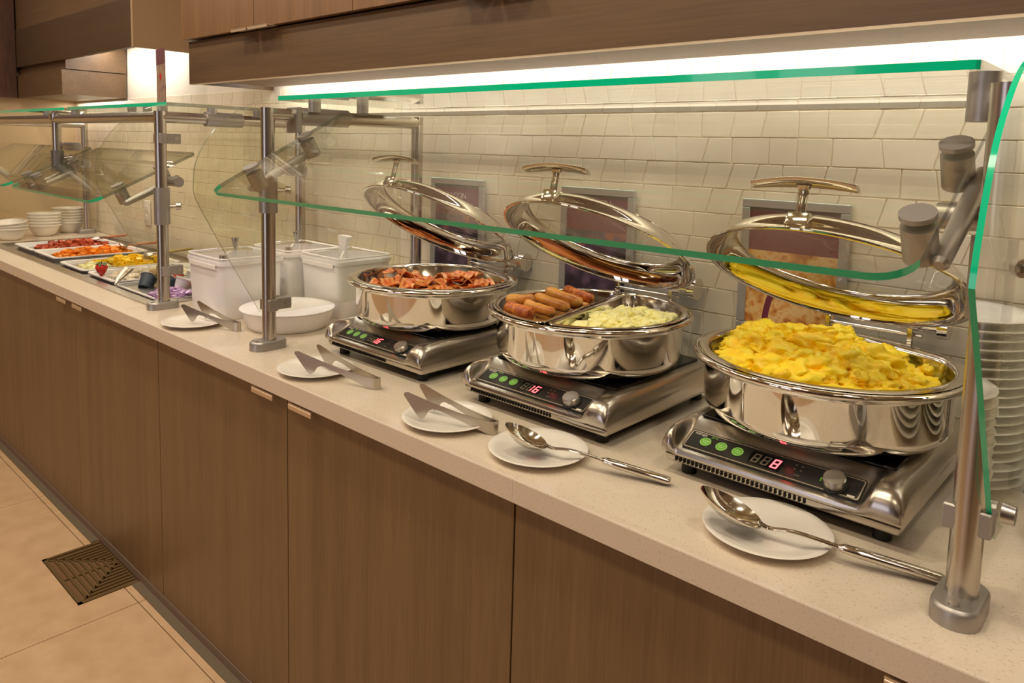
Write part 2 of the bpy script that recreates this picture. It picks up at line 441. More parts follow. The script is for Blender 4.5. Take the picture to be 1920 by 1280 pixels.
# cove base along the foot of the cabinets
cb = MB().box(XL, XR, 0.019, 0.030, 0.002, 0.030, 0)
cb.add([(XL, 0.021, 0.030), (XR, 0.021, 0.030), (XR, 0.030, 0.034), (XL, 0.030, 0.034)], [(0, 1, 2, 3)])
cb.box(XL, -2.868, -0.008, 0.019, 0.0, 0.004, 1).box(-2.493, XR, -0.008, 0.019, 0.0, 0.004, 1)
struct(cb, 'trim_1', ['cove', 'cove_foot'], 'grey cove base at the foot of the counter cabinets', 'trim')

# square floor drain of concentric bars, half under the cabinets
drain = thing('floor_drain', 'square metal floor drain with concentric bars at the foot of the counter', 'drain', (-2.6805, 0.017, 0.0))
hs = 0.183
mb = MB()
mb.box(-hs, hs, -hs, -hs + 0.012, -0.012, 0.002).box(-hs, -hs + 0.012, -hs, 0.0, -0.012, 0.002).box(hs - 0.012, hs, -hs, 0.0, -0.012, 0.002)
mb.build('frame', 'brass_grate', drain)
MB().box(-hs + 0.001, hs - 0.001, -hs + 0.001, 0.0, -0.03, -0.016).build('sump', 'dark', drain)
for k in range(1, 9):
    h = hs - 0.012 - 0.0195 * k
    if h < 0.01: break
    t = 0.0045
    MB().box(-h - t, h + t, -h - t, -h + t, -0.010, 0.001).box(-h - t, -h + t, -h, 0, -0.010, 0.001).box(h - t, h + t, -h, 0, -0.010, 0.001).build('bar', 'brass_grate', drain)
mb = MB()
mb.box(-0.004, 0.004, -hs + 0.01, 0, -0.011, 0.0005)
for sx in (-1, 1):
    mb.add([(0, 0.003, 0), (sx * (hs - 0.01), -hs + 0.013, 0), (sx * (hs - 0.01), -hs + 0.007, 0), (0, -0.003, 0)], [(0, 1, 2, 3)])
mb.build('rib', 'brass_grate', drain)

# ---------------------------------------------------------------- base cabinets and worktop
units = [(-5.14, -3.792, 2), (-3.790, -2.3125, 2), (-2.3105, -0.8305, 2), (-0.8285, 0.652, 2), (0.654, 1.25, 1)]
unit_lab = ['brown laminate base cabinet farthest along the counter, under the stacked bowls', 'brown laminate base cabinet under the cold fruit well',
            'brown laminate base cabinet under the white bins and bacon pan', 'brown laminate base cabinet under the sausage and egg pans',
            'brown laminate base cabinet past the plate stacks']
for (x0, x1, nd), lab in zip(units, unit_lab):
    c = thing('base_cabinet', lab, 'cabinet', (x0, 0, 0), group='base cabinets under the counter')
    w = x1 - x0
    MB().box(0, w, 0.041, 0.70, 0.034, 0.80).build('carcass', 'dark', c)
    dw = w / nd
    for k in range(nd):
        a, b = k * dw + (0.0016 if k else 0), (k + 1) * dw - 0.0016
        d = MB().rbox(a, b, 0.021, 0.039, 0.032, 0.869, 0.0008, 1).build('door', 'wood_v', c)
        hx = (dw - 0.135, dw - 0.035) if k == 0 else (dw + 0.036, dw + 0.132)
        hb = MB().rbox(hx[0], hx[1], 0.000, 0.0035, 0.851, 0.863, 0.001, 1).box(hx[0], hx[1], 0.001, 0.030, 0.8635, 0.8660)
        hb.build('handle', 'handle_pale', d)

# quartz worktop with the opening of the cold well; seam over the cabinet joint
WX0, WX1, WY0, WY1 = -4.545, -2.595, 0.117, 0.680
def slab(mb, x0, x1, y0, y1, z0=H - 0.042, z1=H): mb.box(x0, x1, y0, y1, z0, z1)
mb = MB()
zt, zb, bv = H, H - 0.042, 0.0025
def slab_front(mb, x0, x1, y1):
    n = 2
    prof = [(0.0, zb), (0.0, zt - bv), (bv * 0.3, zt - bv * 0.3), (bv, zt), (y1, zt), (y1, zb)]
    vs = [(x0, y, z) for y, z in prof] + [(x1, y, z) for y, z in prof]; L = len(prof)
    fs = [(i, (i + 1) % L, L + (i + 1) % L, L + i) for i in range(L)] + [tuple(range(L)), tuple(L + i for i in reversed(range(L)))]
    mb.add(vs, fs)
slab_front(mb, XL, WX0, YW - 0.004); slab_front(mb, WX0, WX1, WY0); slab(mb, WX0, WX1, WY1, YW - 0.004); slab_front(mb, WX1, -0.8190, YW - 0.004)
tag(mb.build('worktop', 'quartz', angle=20), 'cream quartz worktop with the cold well cut in, reaching to the sausage pan', 'worktop', 'quartz worktop slabs')
mb = MB(); slab_front(mb, -0.8186, XR, YW - 0.004)
tag(mb.build('worktop', 'quartz', angle=20), 'cream quartz worktop under the yellow egg pan and plate stacks', 'worktop', 'quartz worktop slabs')

# ---------------------------------------------------------------- bulkhead, wall cabinets, far hood
mb = MB().box(-2.83, XR, 0.368, 0.388, 1.681, 1.836, 0)
bulk = tag(thing('bulkhead', '', ''), 'brown laminate bulkhead with a hidden strip light over the hot pans', 'bulkhead')
mb.build('fascia', 'wood_h', bulk)
MB().box(-2.83, XR, 0.3675, 0.3885, 1.6795, 1.6815).build('lit_edge', 'handle_pale', bulk)  # pale strip stands in for light on the fascia's lower edge
MB().box(-2.64, XR, 0.389, 0.600, 1.683, 1.705).build('soffit_board', 'wood_upper', bulk)
MB().box(-2.83, -2.812, 0.389, YW - 0.008, 1.683, 1.836).build('end_board', 'wood_h', bulk)
MB().box(-2.83, XR, 0.389, YW - 0.008, 1.775, 1.80).build('top_board', 'wood_dark', bulk)
ux = [-2.845, -2.312, -1.772, -1.232, -0.692, -0.152, 0.388, 0.928]
ulab = ['warm brown wall cabinet with two pale pulls above the far end of the bulkhead', 'warm brown wall cabinet above the bacon pan', 'warm brown wall cabinet above the sausage pan', 'warm brown wall cabinet above the plate stacks']
ucab = [(-2.845, -1.772), (-1.772, -0.692), (-0.692, 0.388), (0.388, 1.25)]
for (x0, x1), lab in zip(ucab, ulab):
    c = thing('wall_cabinet', lab, 'cabinet', (x0, 0, 0), group='wall cabinets over the bulkhead')
    MB().box(0.002, x1 - x0 - 0.002, 0.368, YW - 0.008, 1.842, 2.74).build('carcass', 'wood_dark', c)
    mid = 0.533 if x0 < -2.8 else (x1 - x0) / 2
    for k, (a, b) in enumerate(((0, mid), (mid, x1 - x0))):
        d = MB().rbox(a + 0.0015, b - 0.0015, 0.347, 0.366, 1.8405, 2.73, 0.0008, 1).build('door', 'wood_upper', c)
        hx = (mid - 0.105, mid - 0.008) if k == 0 else (mid + 0.004, mid + 0.125)
        MB().rbox(hx[0], hx[1], 0.322, 0.3255, 1.831, 1.8395, 0.001, 1).box(hx[0], hx[1], 0.322, 0.360, 1.8375, 1.8400).build('handle', 'handle_pale', d)

hood = tag(thing('far_bulkhead', '', ''), 'dark brown bulkhead box over the cold well at the far end', 'bulkhead')
MB().box(XL, -3.4205, 0.388, 0.408, 1.863, 2.071).build('fascia', 'wood_dark', hood)  # darker tone puts this front's weaker light into the colour
MB().box(-3.42, -3.40, 0.388, YW - 0.008, 1.863, 2.60).build('end_board', 'lit_tan', hood)  # lighter tan paints in the light falling on this end
MB().box(XL, -3.42, 0.408, YW - 0.008, 2.04, 2.06).build('soffit_board', 'paint_beige', hood)
MB().box(XL, -3.42, 0.395, 0.41, 2.071, 2.74).build('upper_panel', 'wood_h', hood)
lowb = tag(thing('end_bulkhead', '', ''), 'low brown laminate bulkhead in the far corner above the bowls', 'bulkhead')
MB().box(XL, -4.33, 0.391, YW - 0.008, 1.690, 1.816).build('box', 'wood_h', lowb)
MB().box(XL, -4.327, 0.410, YW - 0.008, 1.820, 2.03).build('upper_box', 'wood_h', lowb)
tag(MB().rbox(XL + 0.002, -5.085, -1.6, 0.386, 1.690, 2.745, 0.002, 1).build('side_cladding', 'wood_red'), 'reddish dark wood cladding hanging along the far wall', 'cladding')

# wall outlet
o = thing('wall_outlet', 'white wall outlet plate low on the tiles behind the cold well', 'outlet', (-4.094, 0.704, 1.085))
MB().rbox(-0.036, 0.036, -0.004, 0.004, -0.066, 0.066, 0.003, 2).build('cover_plate', 'outlet', o)
for dz in (-0.024, 0.024):
    MB().rbox(-0.017, 0.017, -0.0065, -0.003, dz - 0.014, dz + 0.014, 0.002, 1).build('socket', 'outlet', o)

# ---------------------------------------------------------------- glass sneeze guards on steel posts
PY0, PY1, PR, RZ = 0.125, 0.640, 0.0185, 1.545
def catmull(pts, seg=6):
    out = []
    for i in range(len(pts) - 1):
        p0, p1, p2, p3 = pts[max(i - 1, 0)], pts[i], pts[i + 1], pts[min(i + 2, len(pts) - 1)]
        for k in range(seg):
            t = k / seg
            out.append(tuple(0.5 * (2 * p1[a] + (p2[a] - p0[a]) * t + (2 * p0[a] - 5 * p1[a] + 4 * p2[a] - p3[a]) * t * t + (3 * p1[a] - p0[a] - 3 * p2[a] + p3[a]) * t ** 3) for a in range(len(p1))))
    return out + [pts[-1]]
def guard_frame(g, x):
    for y in (PY0, PY1):
        MB().cyl((x, y, H + 0.002), (x, y, RZ + PR), PR, n=28).build('post', 'brushed', g)
        pl = rrect(x - 0.028, x + 0.028, y - 0.055, y + 0.047, 0.027, 6)
        mb = MB()
        def sc(p, k): return (x + (p[0] - x) * k, y - 0.004 + (p[1] - y + 0.004) * k)
        mb.loft([[sc(p, k) + (H + z,) for p in pl] for k, z in ((1.0, 0.0), (1.0, 0.018), (0.97, 0.022), (0.90, 0.0245))], cap0=True, cap1=True)
        bp = mb.build('base_plate', 'alu', g)
        MB().cyl((x, y - 0.038, H + 0.0235), (x, y - 0.038, H + 0.0265), 0.006, n=12).build('screw', 'steel', bp)
    MB().cyl((x, PY0, RZ), (x, PY1, RZ), PR, n=28).build('top_rail', 'brushed', g)
def guard_top(g, x0, x1, y0=0.156, y1=0.625):
    pl = rrect(x0, x1, y0, y1, 0.012, 3)
    MB().prism(pl, lambda p: (p[0], p[1], 1.584), lambda p: (p[0], p[1], 1.596), 0, lambda a, b: 1 if max(a[1], b[1]) < y0 + 0.008 else 2).build('top_pane', ['glass', 'glass_edge', 'edge_dull', 'edge_clear'], g, angle=30)
def standoff(g, x, y, z0=RZ + 0.012, r=0.0165):
    MB().cyl((x, y, z0), (x, y, 1.584), r, n=24).build('standoff', 'alu', g)
def guard_end(g, x, front_green=False):
    if front_green:
        top = catmull([(-0.096, 1.351), (-0.090, 1.382), (-0.069, 1.443), (-0.042, 1.495), (0.004, 1.541), (0.056, 1.574), (0.12, 1.592), (0.22, 1.597)], 5)
        low = [(0.165, 1.003), (0.153, 1.006), (0.143, 1.014), (0.067, 1.122), (-0.025, 1.253), (-0.088, 1.338)]
    else:
        top = catmull([(-0.065, 1.350), (-0.059, 1.412), (-0.031, 1.470), (0.019, 1.526), (0.093, 1.571), (0.17, 1.592), (0.25, 1.597)], 5)
        low = [(0.165, 1.002), (0.14, 1.003), (0.125, 1.006), (0.113, 1.013), (0.021, 1.173), (-0.048, 1.302), (-0.060, 1.328)]
    pl = [(0.60, 1.003)] + low + top + [(0.60, 1.598)]
    def side(a, b):
        y = (a[0] + b[0]) / 2
        if y > 0.59 or (y > 0.17 and a[1] < 1.1): return 3
        return 1 if front_green else 2
    MB().prism(pl, lambda p: (x - 0.003, p[0], p[1]), lambda p: (x + 0.003, p[0], p[1]), 0, side).build('end_pane', ['glass', 'glass_edge', 'edge_dull', 'edge_clear'], g, angle=30)
class Plane:
    def __init__(s, y0, z0, y1, z1):
        s.o = (y0, z0); L = sqrt((y1 - y0) ** 2 + (z1 - z0) ** 2); s.L = L
        s.d = ((y1 - y0) / L, (z1 - z0) / L); s.n = (-s.d[1], s.d[0])
    def at(s, x, v, w=0.0): return (x, s.o[0] + s.d[0] * v + s.n[0] * w, s.o[1] + s.d[1] * v + s.n[1] * w)
def guard_front(g, P, x0, x1, r=(0.045, 0.045, 0.012, 0.012)):
    pl = rrect(x0, x1, 0.0, P.L, list(r), 7)
    MB().prism(pl, lambda p: P.at(p[0], p[1], -0.005), lambda p: P.at(p[0], p[1], 0.005), 0, lambda a, b: 1 if max(a[1], b[1]) < 0.035 else 2).build('front_pane', ['glass', 'glass_edge', 'edge_dull', 'edge_clear'], g, angle=30)
def guard_arm(g, P, x, xp, sleeve, v=(0.118, 0.294), post=True):
    """bracket under the tilted pane: two round pads through the glass, a bar, a pivot knob and the sleeve on the post"""
    for q in v:
        MB().cyl(P.at(x, q, -0.052), P.at(x, q, -0.0055), 0.0200, n=26).cyl(P.at(x, q, 0.0055), P.at(x, q, 0.012), 0.0205, n=26).build('pad', 'alu', g)
    bar = MB(); xx = x * 0.62 + xp * 0.38
    a, b = v[0] - 0.020, v[1] + 0.03; m_ = (a + b) / 2
    bar.tube([P.at(xx, a, -0.046), P.at(xx, a + 0.006, -0.046), P.at(xx, m_, -0.047), P.at(xx, b - 0.006, -0.046), P.at(xx, b, -0.046)], [0.006, 0.0105, 0.0125, 0.0105, 0.006], 14)
    bar.build('arm', 'alu', g)
    py = P.at(x, 0.25, -0.05)
    sgn = 1 if x > xp else -1
    MB().cyl((xp - sgn * 0.004, py[1] - 0.005, sleeve[1] + 0.018), (x + sgn * 0.012, py[1] - 0.005, sleeve[1] + 0.018), 0.017, n=24).build('pivot_knob', 'alu', g)
    s = MB().cyl((xp, PY0, sleeve[0]), (xp, PY0, sleeve[1]), 0.0245, n=28)
    s.build('sleeve', 'alu', g)
    MB().cyl((xp, PY0, sleeve[0] + 0.06), (xp + 0.045 * 0.5, PY0 + 0.038, sleeve[0] + 0.06), 0.006, n=10).cyl((xp + 0.0225, PY0 + 0.038, sleeve[0] + 0.06), (xp + 0.030, PY0 + 0.050, sleeve[0] + 0.06), 0.012, n=16).build('lock_knob', 'steel', g)
def guard_clamp(g, x, xg, z):
    sg = 1 if xg > x else -1
    mb = MB().rbox(x - 0.027, x + 0.027, PY0 - 0.013, PY0 + 0.013, z - 0.016, z + 0.016, 0.002, 1)
    mb.rbox(x - 0.012, x + 0.012, PY0 + 0.012, PY0 + 0.062, z - 0.016, z + 0.016, 0.002, 1)
    mb.build('clamp', 'alu', g)
    a, b = xg + sg * 0.0055, xg + sg * 0.020
    MB().cyl((a, PY0 + 0.046, z), (b, PY0 + 0.046, z), 0.014, 0.012, n=20).build('clamp_knob', 'steel', g)
    MB().cyl((x - sg * 0.0115, PY0 + 0.046, z), (x - sg * 0.0140, PY0 + 0.046, z), 0.007, n=14).build('screw', 'steel', g)

PA = Plane(-0.060, 1.345, 0.323, 1.553)
ga = thing('sneeze_guard', 'glass sneeze guard with tilted green-edged pane over the three hot pans', 'sneeze guard', (0, 0, 0), group='sneeze guards along the counter')
for x in (-0.1745, -1.836): guard_frame(ga, x)
guard_top(ga, -1.845, -0.211)
guard_end(ga, -0.1525, True); guard_end(ga, -1.865)
guard_front(ga, PA, -1.792, -0.214)
guard_arm(ga, PA, -0.238, -0.1745, (1.285, 1.383)); guard_arm(ga, PA, -1.770, -1.836, (1.285, 1.383))
guard_clamp(ga, -0.1745, -0.1525, 1.035); guard_clamp(ga, -1.836, -1.865, 1.035)
standoff(ga, -1.80, 0.245); standoff(ga, -1.80, 0.404); standoff(ga, -0.213, 0.196, 1.522, 0.0185); standoff(ga, -0.196, 0.40)
for x in (-1.836,):
    MB().cyl((x, 0.215, RZ), (x, 0.375, RZ), 0.0245, n=28).build('rail_sleeve', 'alu', ga)
    MB().rbox(x - 0.027, x + 0.027, 0.196, 0.213, RZ - 0.045, RZ + 0.024, 0.002, 1).build('rail_bracket', 'alu', ga)

PB = Plane(-0.061, 1.268, 0.273, 1.427)
gb = thing('sneeze_guard', 'glass sneeze guard with hanging middle post over the cold fruit well', 'sneeze guard', (0, 0, 0), group='sneeze guards along the counter')
for x in (-2.511, -4.80): guard_frame(gb, x)
guard_top(gb, -3.515, -2.545); guard_top(gb, -4.82, -3.555)
guard_end(gb, -2.541); guard_end(gb, -4.83)
guard_front(gb, PB, -3.500, -2.585); guard_front(gb, PB, -4.76, -3.575)
MB().cyl((-4.80, PY0, RZ), (-2.511, PY0, RZ), PR, n=24).build('front_rail', 'brushed', gb)
MB().cyl((-3.535, PY0, 1.326), (-3.535, PY0, RZ + 0.026), PR, n=24).cyl((-3.535, PY0, RZ - 0.004), (-3.535, PY0, RZ + 0.022), 0.026, n=24).build('hanging_post', 'brushed', gb)
guard_arm(gb, PB, -2.615, -2.511, (1.195, 1.315), (0.10, 0.25)); guard_arm(gb, PB, -3.475, -3.535, (1.326, 1.415), (0.10, 0.25)); guard_arm(gb, PB, -3.600, -3.535, (1.326, 1.415), (0.10, 0.25))
guard_clamp(gb, -2.511, -2.541, 1.040); guard_clamp(gb, -2.511, -2.541, 1.476)
for x, y in ((-2.60, 0.17), (-3.05, 0.30), (-3.20, 0.30), (-3.44, 0.17), (-3.80, 0.17), (-2.511, 0.30), (-2.511, 0.47)): standoff(gb, x, y, RZ + 0.012 if y < 0.2 or x > -2.52 else 1.56)
MB().cyl((-2.511, 0.275, RZ), (-2.511, 0.405, RZ), 0.0245, n=28).build('rail_sleeve', 'alu', gb)
MB().cyl((-4.80, 0.30, 1.556), (-2.70, 0.30, 1.556), 0.008, n=12).build('pane_rail', 'alu', gb)

# small leaning sign on the top pane of the far guard
fl = thing('tabletop_sign', 'narrow sign with a purple heading standing on the far glass top', 'sign', (-2.845, 0.27, 1.5965), radians(-8))
b = MB().rbox(-0.062, 0.062, -0.018, 0.018, 0.0, 0.006, 0.002, 1); b.build('foot', 'clear_plastic', fl)
c = MB().box(-0.055, 0.055, -0.0015, 0.0015, 0.006, 0.205).build('card', 'flyer_grey', fl)
MB().box(-0.055, 0.055, -0.0023, -0.0016, 0.150, 0.205).build('heading', 'flyer_purple', fl)
MB().cyl((0.0, -0.0022, 0.105), (0.0, -0.0018, 0.105), 0.012, n=14).build('red_spot', 'strawberry', fl)

# ---------------------------------------------------------------- chafing dishes, lids, cooktops
CT_TOP = 0.0905
def blend(a, b, t): return [(p[0] + (q[0] - p[0]) * t, p[1] + (q[1] - p[1]) * t) for p, q in zip(a, b)]
def smooth(t): t = max(0, min(1, t)); return t * t * (3 - 2 * t)
SEG = {0: 'abcdef', 1: 'bc', 2: 'abged', 3: 'abgcd', 4: 'fgbc', 5: 'afgcd', 6: 'afgecd', 7: 'abc', 8: 'abcdefg', 9: 'abcdfg', 'C': 'afed'}
def seg_digit(on, off, ch, u, v, w=0.0105, h=0.019, t=0.0026):
    """seven bars; lit ones into `on`, dark ones into `off`, 2D boxes"""
    geo = {'a': (0, h - t, w, h), 'd': (0, 0, w, t), 'g': (0, h / 2 - t / 2, w, h / 2 + t / 2), 'f': (0, h / 2 + t * .6, t, h - t * .6), 'b': (w - t, h / 2 + t * .6, w, h - t * .6),
           'e': (0, t * .6, t, h / 2 - t * .6), 'c': (w - t, t * .6, w, h / 2 - t * .6)}
    lit = SEG[ch] if ch is not None else ''
    for k, (a, b, c, d) in geo.items():
        (on if k in lit else off).append([(u + a + b * .15, v + b), (u + c + b * .15, v + b), (u + c + d * .15, v + d), (u + a + d * .15, v + d)])
def make_cooktop(x, y, label, digits):
    c = thing('induction_cooktop', label, 'cooktop', (x, y, H), group='induction cooktops on the worktop')
    W, Y0 = 0.195, -0.215
    ZB = 0.0365
    end = [(-0.213, ZB), (-0.222, 0.042), (-0.2245, 0.054), (-0.222, 0.068), (-0.214, 0.080), (-0.200, 0.0870), (-0.182, 0.0893), (-0.160, 0.0900), (-0.142, CT_TOP), (-0.05, CT_TOP), (0.19, CT_TOP), (0.207, 0.0865), (0.214, 0.075), (0.215, ZB)]
    mid = [(-0.213, ZB), (-0.2205, 0.0390), (-0.2225, 0.0435), (-0.2210, 0.0485), (-0.2165, 0.0508), (-0.2100, 0.0514), (-0.188, 0.0610), (-0.165, 0.0712), (-0.1455, 0.0880), (-0.05, CT_TOP), (0.19, CT_TOP), (0.207, 0.0865), (0.214, 0.075), (0.215, ZB)]
    xs = [-W, -W + .002, -W + .006, -W + .010, -W + .013, -0.1800, -0.1775, -0.1745, -0.1715, -0.1685, -0.166, -0.163, -0.160, -0.09, 0, 0.09, 0.132, 0.137, 0.141, 0.145, 0.149, 0.153, 0.157, 0.166, W - .020, W - .012, W - .006, W - .002, W]
    loops = []
    for q in xs:
        t = smooth((q - 0.133) / 0.022) if q > 0 else smooth((-q - 0.165) / 0.018)
        pr = blend(mid, end, t)
        d = W - abs(q)                                    # soft shoulder along both sides
        k = sqrt(max(0, 1 - max(0, 1 - d / 0.020) ** 2)) if d < 0.020 else 1.0
        loops.append([(q, yy * (0.985 + 0.015 * k), ZB + (zz - ZB) * (0.50 + 0.50 * k)) for yy, zz in pr])
    MB().loft(loops, cap0=True, cap1=True).build('shell', 'brushed', c, angle=40)
    MB().rbox(-0.193, 0.193, -0.216, 0.210, 0.022, 0.0363, 0.004, 2, taper=0.98).build('tray', 'brushed', c)
    for fx_ in (-0.16, 0.16):
        for fy_ in (-0.182, 0.185):
            MB().cyl((fx_, fy_, 0), (fx_, fy_, 0.023), 0.0135, n=18).build('foot', 'rubber', c)
    sl = MB()
    for k in range(30):
        q = -0.170 + k * 0.0077
        sl.box(q, q + 0.0036, -0.2166, -0.212, 0.0275, 0.0345)
    sl.build('vent_slots', 'dark', c, kind='stuff')
    MB().rbox(-0.162, 0.162, -0.142, 0.182, 0.0895, 0.0938, 0.0015, 1).build('glass_plate', 'black_glass', c)
    # control panel lies in the sloping recess
    p0 = Vector((0, -0.2085, 0.0524)); p1 = Vector((0, -0.1660, 0.0712))
    ctr = (p0 + p1) / 2; d = (p1 - p0); L = d.length; ang = math.atan2(d.z, d.y)
    pan = bpy.data.objects.new('control_panel', MB().prism(rrect(-0.1630, 0.1310, -L / 2, L / 2, 0.004, 3), lambda p: p + (0.0,), lambda p: p + (0.0016,)).mesh('control_panel', 'panel_black'))
    COL.objects.link(pan); pan.parent = c; pan.location = ctr; pan.rotation_euler = (ang, 0, 0)
    # silver border line
    br = MB(); a = rrect(-0.1618, 0.1298, -L / 2 + .002, L / 2 - .002, 0.004, 3); bq = rrect(-0.1600, 0.1280, -L / 2 + .004, L / 2 - .004, 0.003, 3)
    br.loft([[p + (0.0018,) for p in a], [p + (0.0018,) for p in bq]]); br.build('border', 'panel_line', pan)
    for u in (-0.129, -0.0995, -0.070):
        MB().cyl((u, 0.001, 0.0015), (u, 0.001, 0.0024), 0.0100, n=24).build('button', 'green_btn', pan)
        ln = MB(); ln.box(u - 0.006, u + 0.006, 0.0022, 0.0038, 0.0024, 0.0026).box(u - 0.005, u + 0.005, -0.0020, -0.0004, 0.0024, 0.0026)
        ln.loft([[(u + 0.0092 * cos(q), 0.001 + 0.0093 * sin(q), 0.0025) for q in [2 * pi * k / 24 for k in range(24)]], [(u + 0.0082 * cos(q), 0.001 + 0.0083 * sin(q), 0.0025) for q in [2 * pi * k / 24 for k in range(24)]]])
        ln.build('button_print', 'green_btn2', pan)
    MB().box(-0.048, 0.006, -0.0150, 0.0150, 0.0015, 0.0019).build('display_window', 'black_glass', pan)
    on, off = [], []
    for k, ch in enumerate(digits): seg_digit(on, off, ch, -0.0440 + k * 0.0165, -0.0105, 0.0115, 0.0205, 0.0026)
    for nm, polys, mm in (('lit_digits', on, 'seg_on'), ('dark_digits', off, 'seg_off')):
        g = MB()
        for q in polys: g.add([p + (0.0021,) for p in q], [(0, 1, 2, 3)])
        if polys: g.build(nm, mm, pan)
    mk = MB()
    for (u, v, w_) in ((0.026, 0.011, .0018), (0.036, 0.011, .0018), (0.026, 0.002, .0018), (0.036, 0.002, .0018)): mk.cyl((u, v, 0.0015), (u, v, 0.0020), w_, n=10)
    mk.box(0.029, 0.038, -0.0105, -0.0088, 0.0016, 0.0020)
    mk.build('indicator_dots', 'seg_off', pan)
    MB().cyl((0.0910, -0.004, 0.0015), (0.0910, -0.004, 0.004), 0.0200, n=28).build('knob_ring', 'rubber', pan)
    kn = MB().lathe([(0.0, 0.0165), (0.0155, 0.0165), (0.0170, 0.0150), (0.0178, 0.004), (0.0, 0.004)], 32, (0.0910, -0.003, 0)); kn.build('knob', 'steel', pan)
    MB().box(0.068, 0.0705, -0.006, 0.002, 0.0016, 0.002).build('green_mark', 'green_btn', pan)
    MB().box(0.113, 0.124, -0.0195, -0.0155, 0.0016, 0.0021).build('badge', 'print_white', pan)
    text_mesh('mirage', 0.0082, 'wordmark', 'print_white', pan, (-0.1550, 0.0160, 0.0018), (0, 0, 0), 0.0002, 'LEFT')
    text_mesh('pro', 0.0082, 'wordmark_end', 'green_btn', pan, (-0.1240, 0.0160, 0.0018), (0, 0, 0), 0.0002, 'LEFT')
    return c
make_cooktop(-1.500, 0.430, 'induction cooktop under the bacon pan, red number 16', [None, 1, 6])
make_cooktop(-0.973, 0.432, 'induction cooktop under the sausage and pale egg pan, red 16 beside a dark digit', [None, 1, 6])
make_cooktop(-0.462, 0.430, 'induction cooktop under the heaped yellow eggs, one lit red digit 8', [None, None, 8])

POTZ = H + 0.0940
def pot_body(c, r=0.228):
    k = r / 0.228
    prof = [(0.0, 0.0005), (0.150 * k, 0.0), (0.166 * k, 0.0010), (0.182 * k, 0.0040), (0.194 * k, 0.0105), (0.2015 * k, 0.0195), (0.2050 * k, 0.0310), (0.2060 * k, 0.094), (0.2085 * k, 0.1005), (0.2150 * k, 0.1030),
            (0.2235 * k, 0.1040), (0.2275 * k, 0.1070), (0.2280 * k, 0.1115), (0.2258 * k, 0.1150), (0.2200 * k, 0.1165), (0.2170 * k, 0.1150), (0.2150 * k, 0.1120), (0.206 * k, 0.100), (0.2030 * k, 0.09), (0.2025 * k, 0.040), (0.184 * k, 0.013), (0.13 * k, 0.005), (0.0, 0.004)]
    MB().lathe(prof, 96).build('body', 'chrome', c, angle=50)
def insert_open(q, R=0.201, chord=0.168, dirn=radians(68)):
    """opening of the food pan: a circle with a flat spoon ledge at the back"""
    a = (q - dirn + pi) % (2 * pi) - pi
    return min(R, chord / cos(a)) if abs(a) < 1.3 else R
def food_pan(c, k=1.0, ledge=True):
    n = 96
    def loop(off, z, R=0.201):
        pts = []
        for i in range(n):
            q = 2 * pi * i / n
            rr = insert_open(q, R) if ledge else R
            rr = (rr - off) * k
            pts.append((rr * cos(q), rr * sin(q), z))
        return pts
    outer = [(0.2190 * k * cos(2 * pi * i / n), 0.2190 * k * sin(2 * pi * i / n), 0.1172) for i in range(n)]
    outer2 = [(0.2150 * k * cos(2 * pi * i / n), 0.2150 * k * sin(2 * pi * i / n), 0.1186) for i in range(n)]
    MB().loft([outer, outer2, loop(-0.002, 0.1186), loop(0.001, 0.1172), loop(0.003, 0.112), loop(0.009, 0.060), loop(0.016, 0.052), loop(0.05, 0.050)], cap1=True).build('food_pan', 'chrome_soft', c, angle=50)
def half_pan(c, side, rot, name='half_pan'):
    """one D-shaped insert; side = -1 / +1 of the divider turned by rot about z"""
    R, gap, rc = 0.2165, 0.003, 0.020
    pts = []
    a0 = math.asin((gap + rc) / (R - rc))
    n = 40
    for i in range(n + 1):
        q = -pi / 2 + a0 + (pi - 2 * a0) * i / n
        pts.append((R * cos(q), R * sin(q)))
    cy = (R - rc) * cos(a0)
    top = [(gap + rc + rc * cos(q), cy + rc * sin(q)) for q in [pi / 2 - a0 + (pi / 2 + a0) * i / 6 for i in range(1, 7)]]
    bot = [(x_, -y_) for x_, y_ in reversed(top)]
    pts = pts + top + bot
    cx = sum(p[0] for p in pts) / len(pts)
    def loop(sx, off, z):
        out = []
        for p in pts:
            v = Vector((p[0] - cx, p[1])); L_ = v.length
            v = v * ((L_ - off) / L_)
            x_, y_ = (v.x + cx) * side, v.y
            out.append((x_ * cos(rot) - y_ * sin(rot), x_ * sin(rot) + y_ * cos(rot), z))
        return out
    MB().loft([loop(1, 0, 0.1176), loop(1, 0.001, 0.1192), loop(1, 0.012, 0.1192), loop(1, 0.0145, 0.1178), loop(1, 0.016, 0.113), loop(1, 0.024, 0.058), loop(1, 0.034, 0.050)], cap1=True).build(name, 'chrome_soft', c, angle=50)
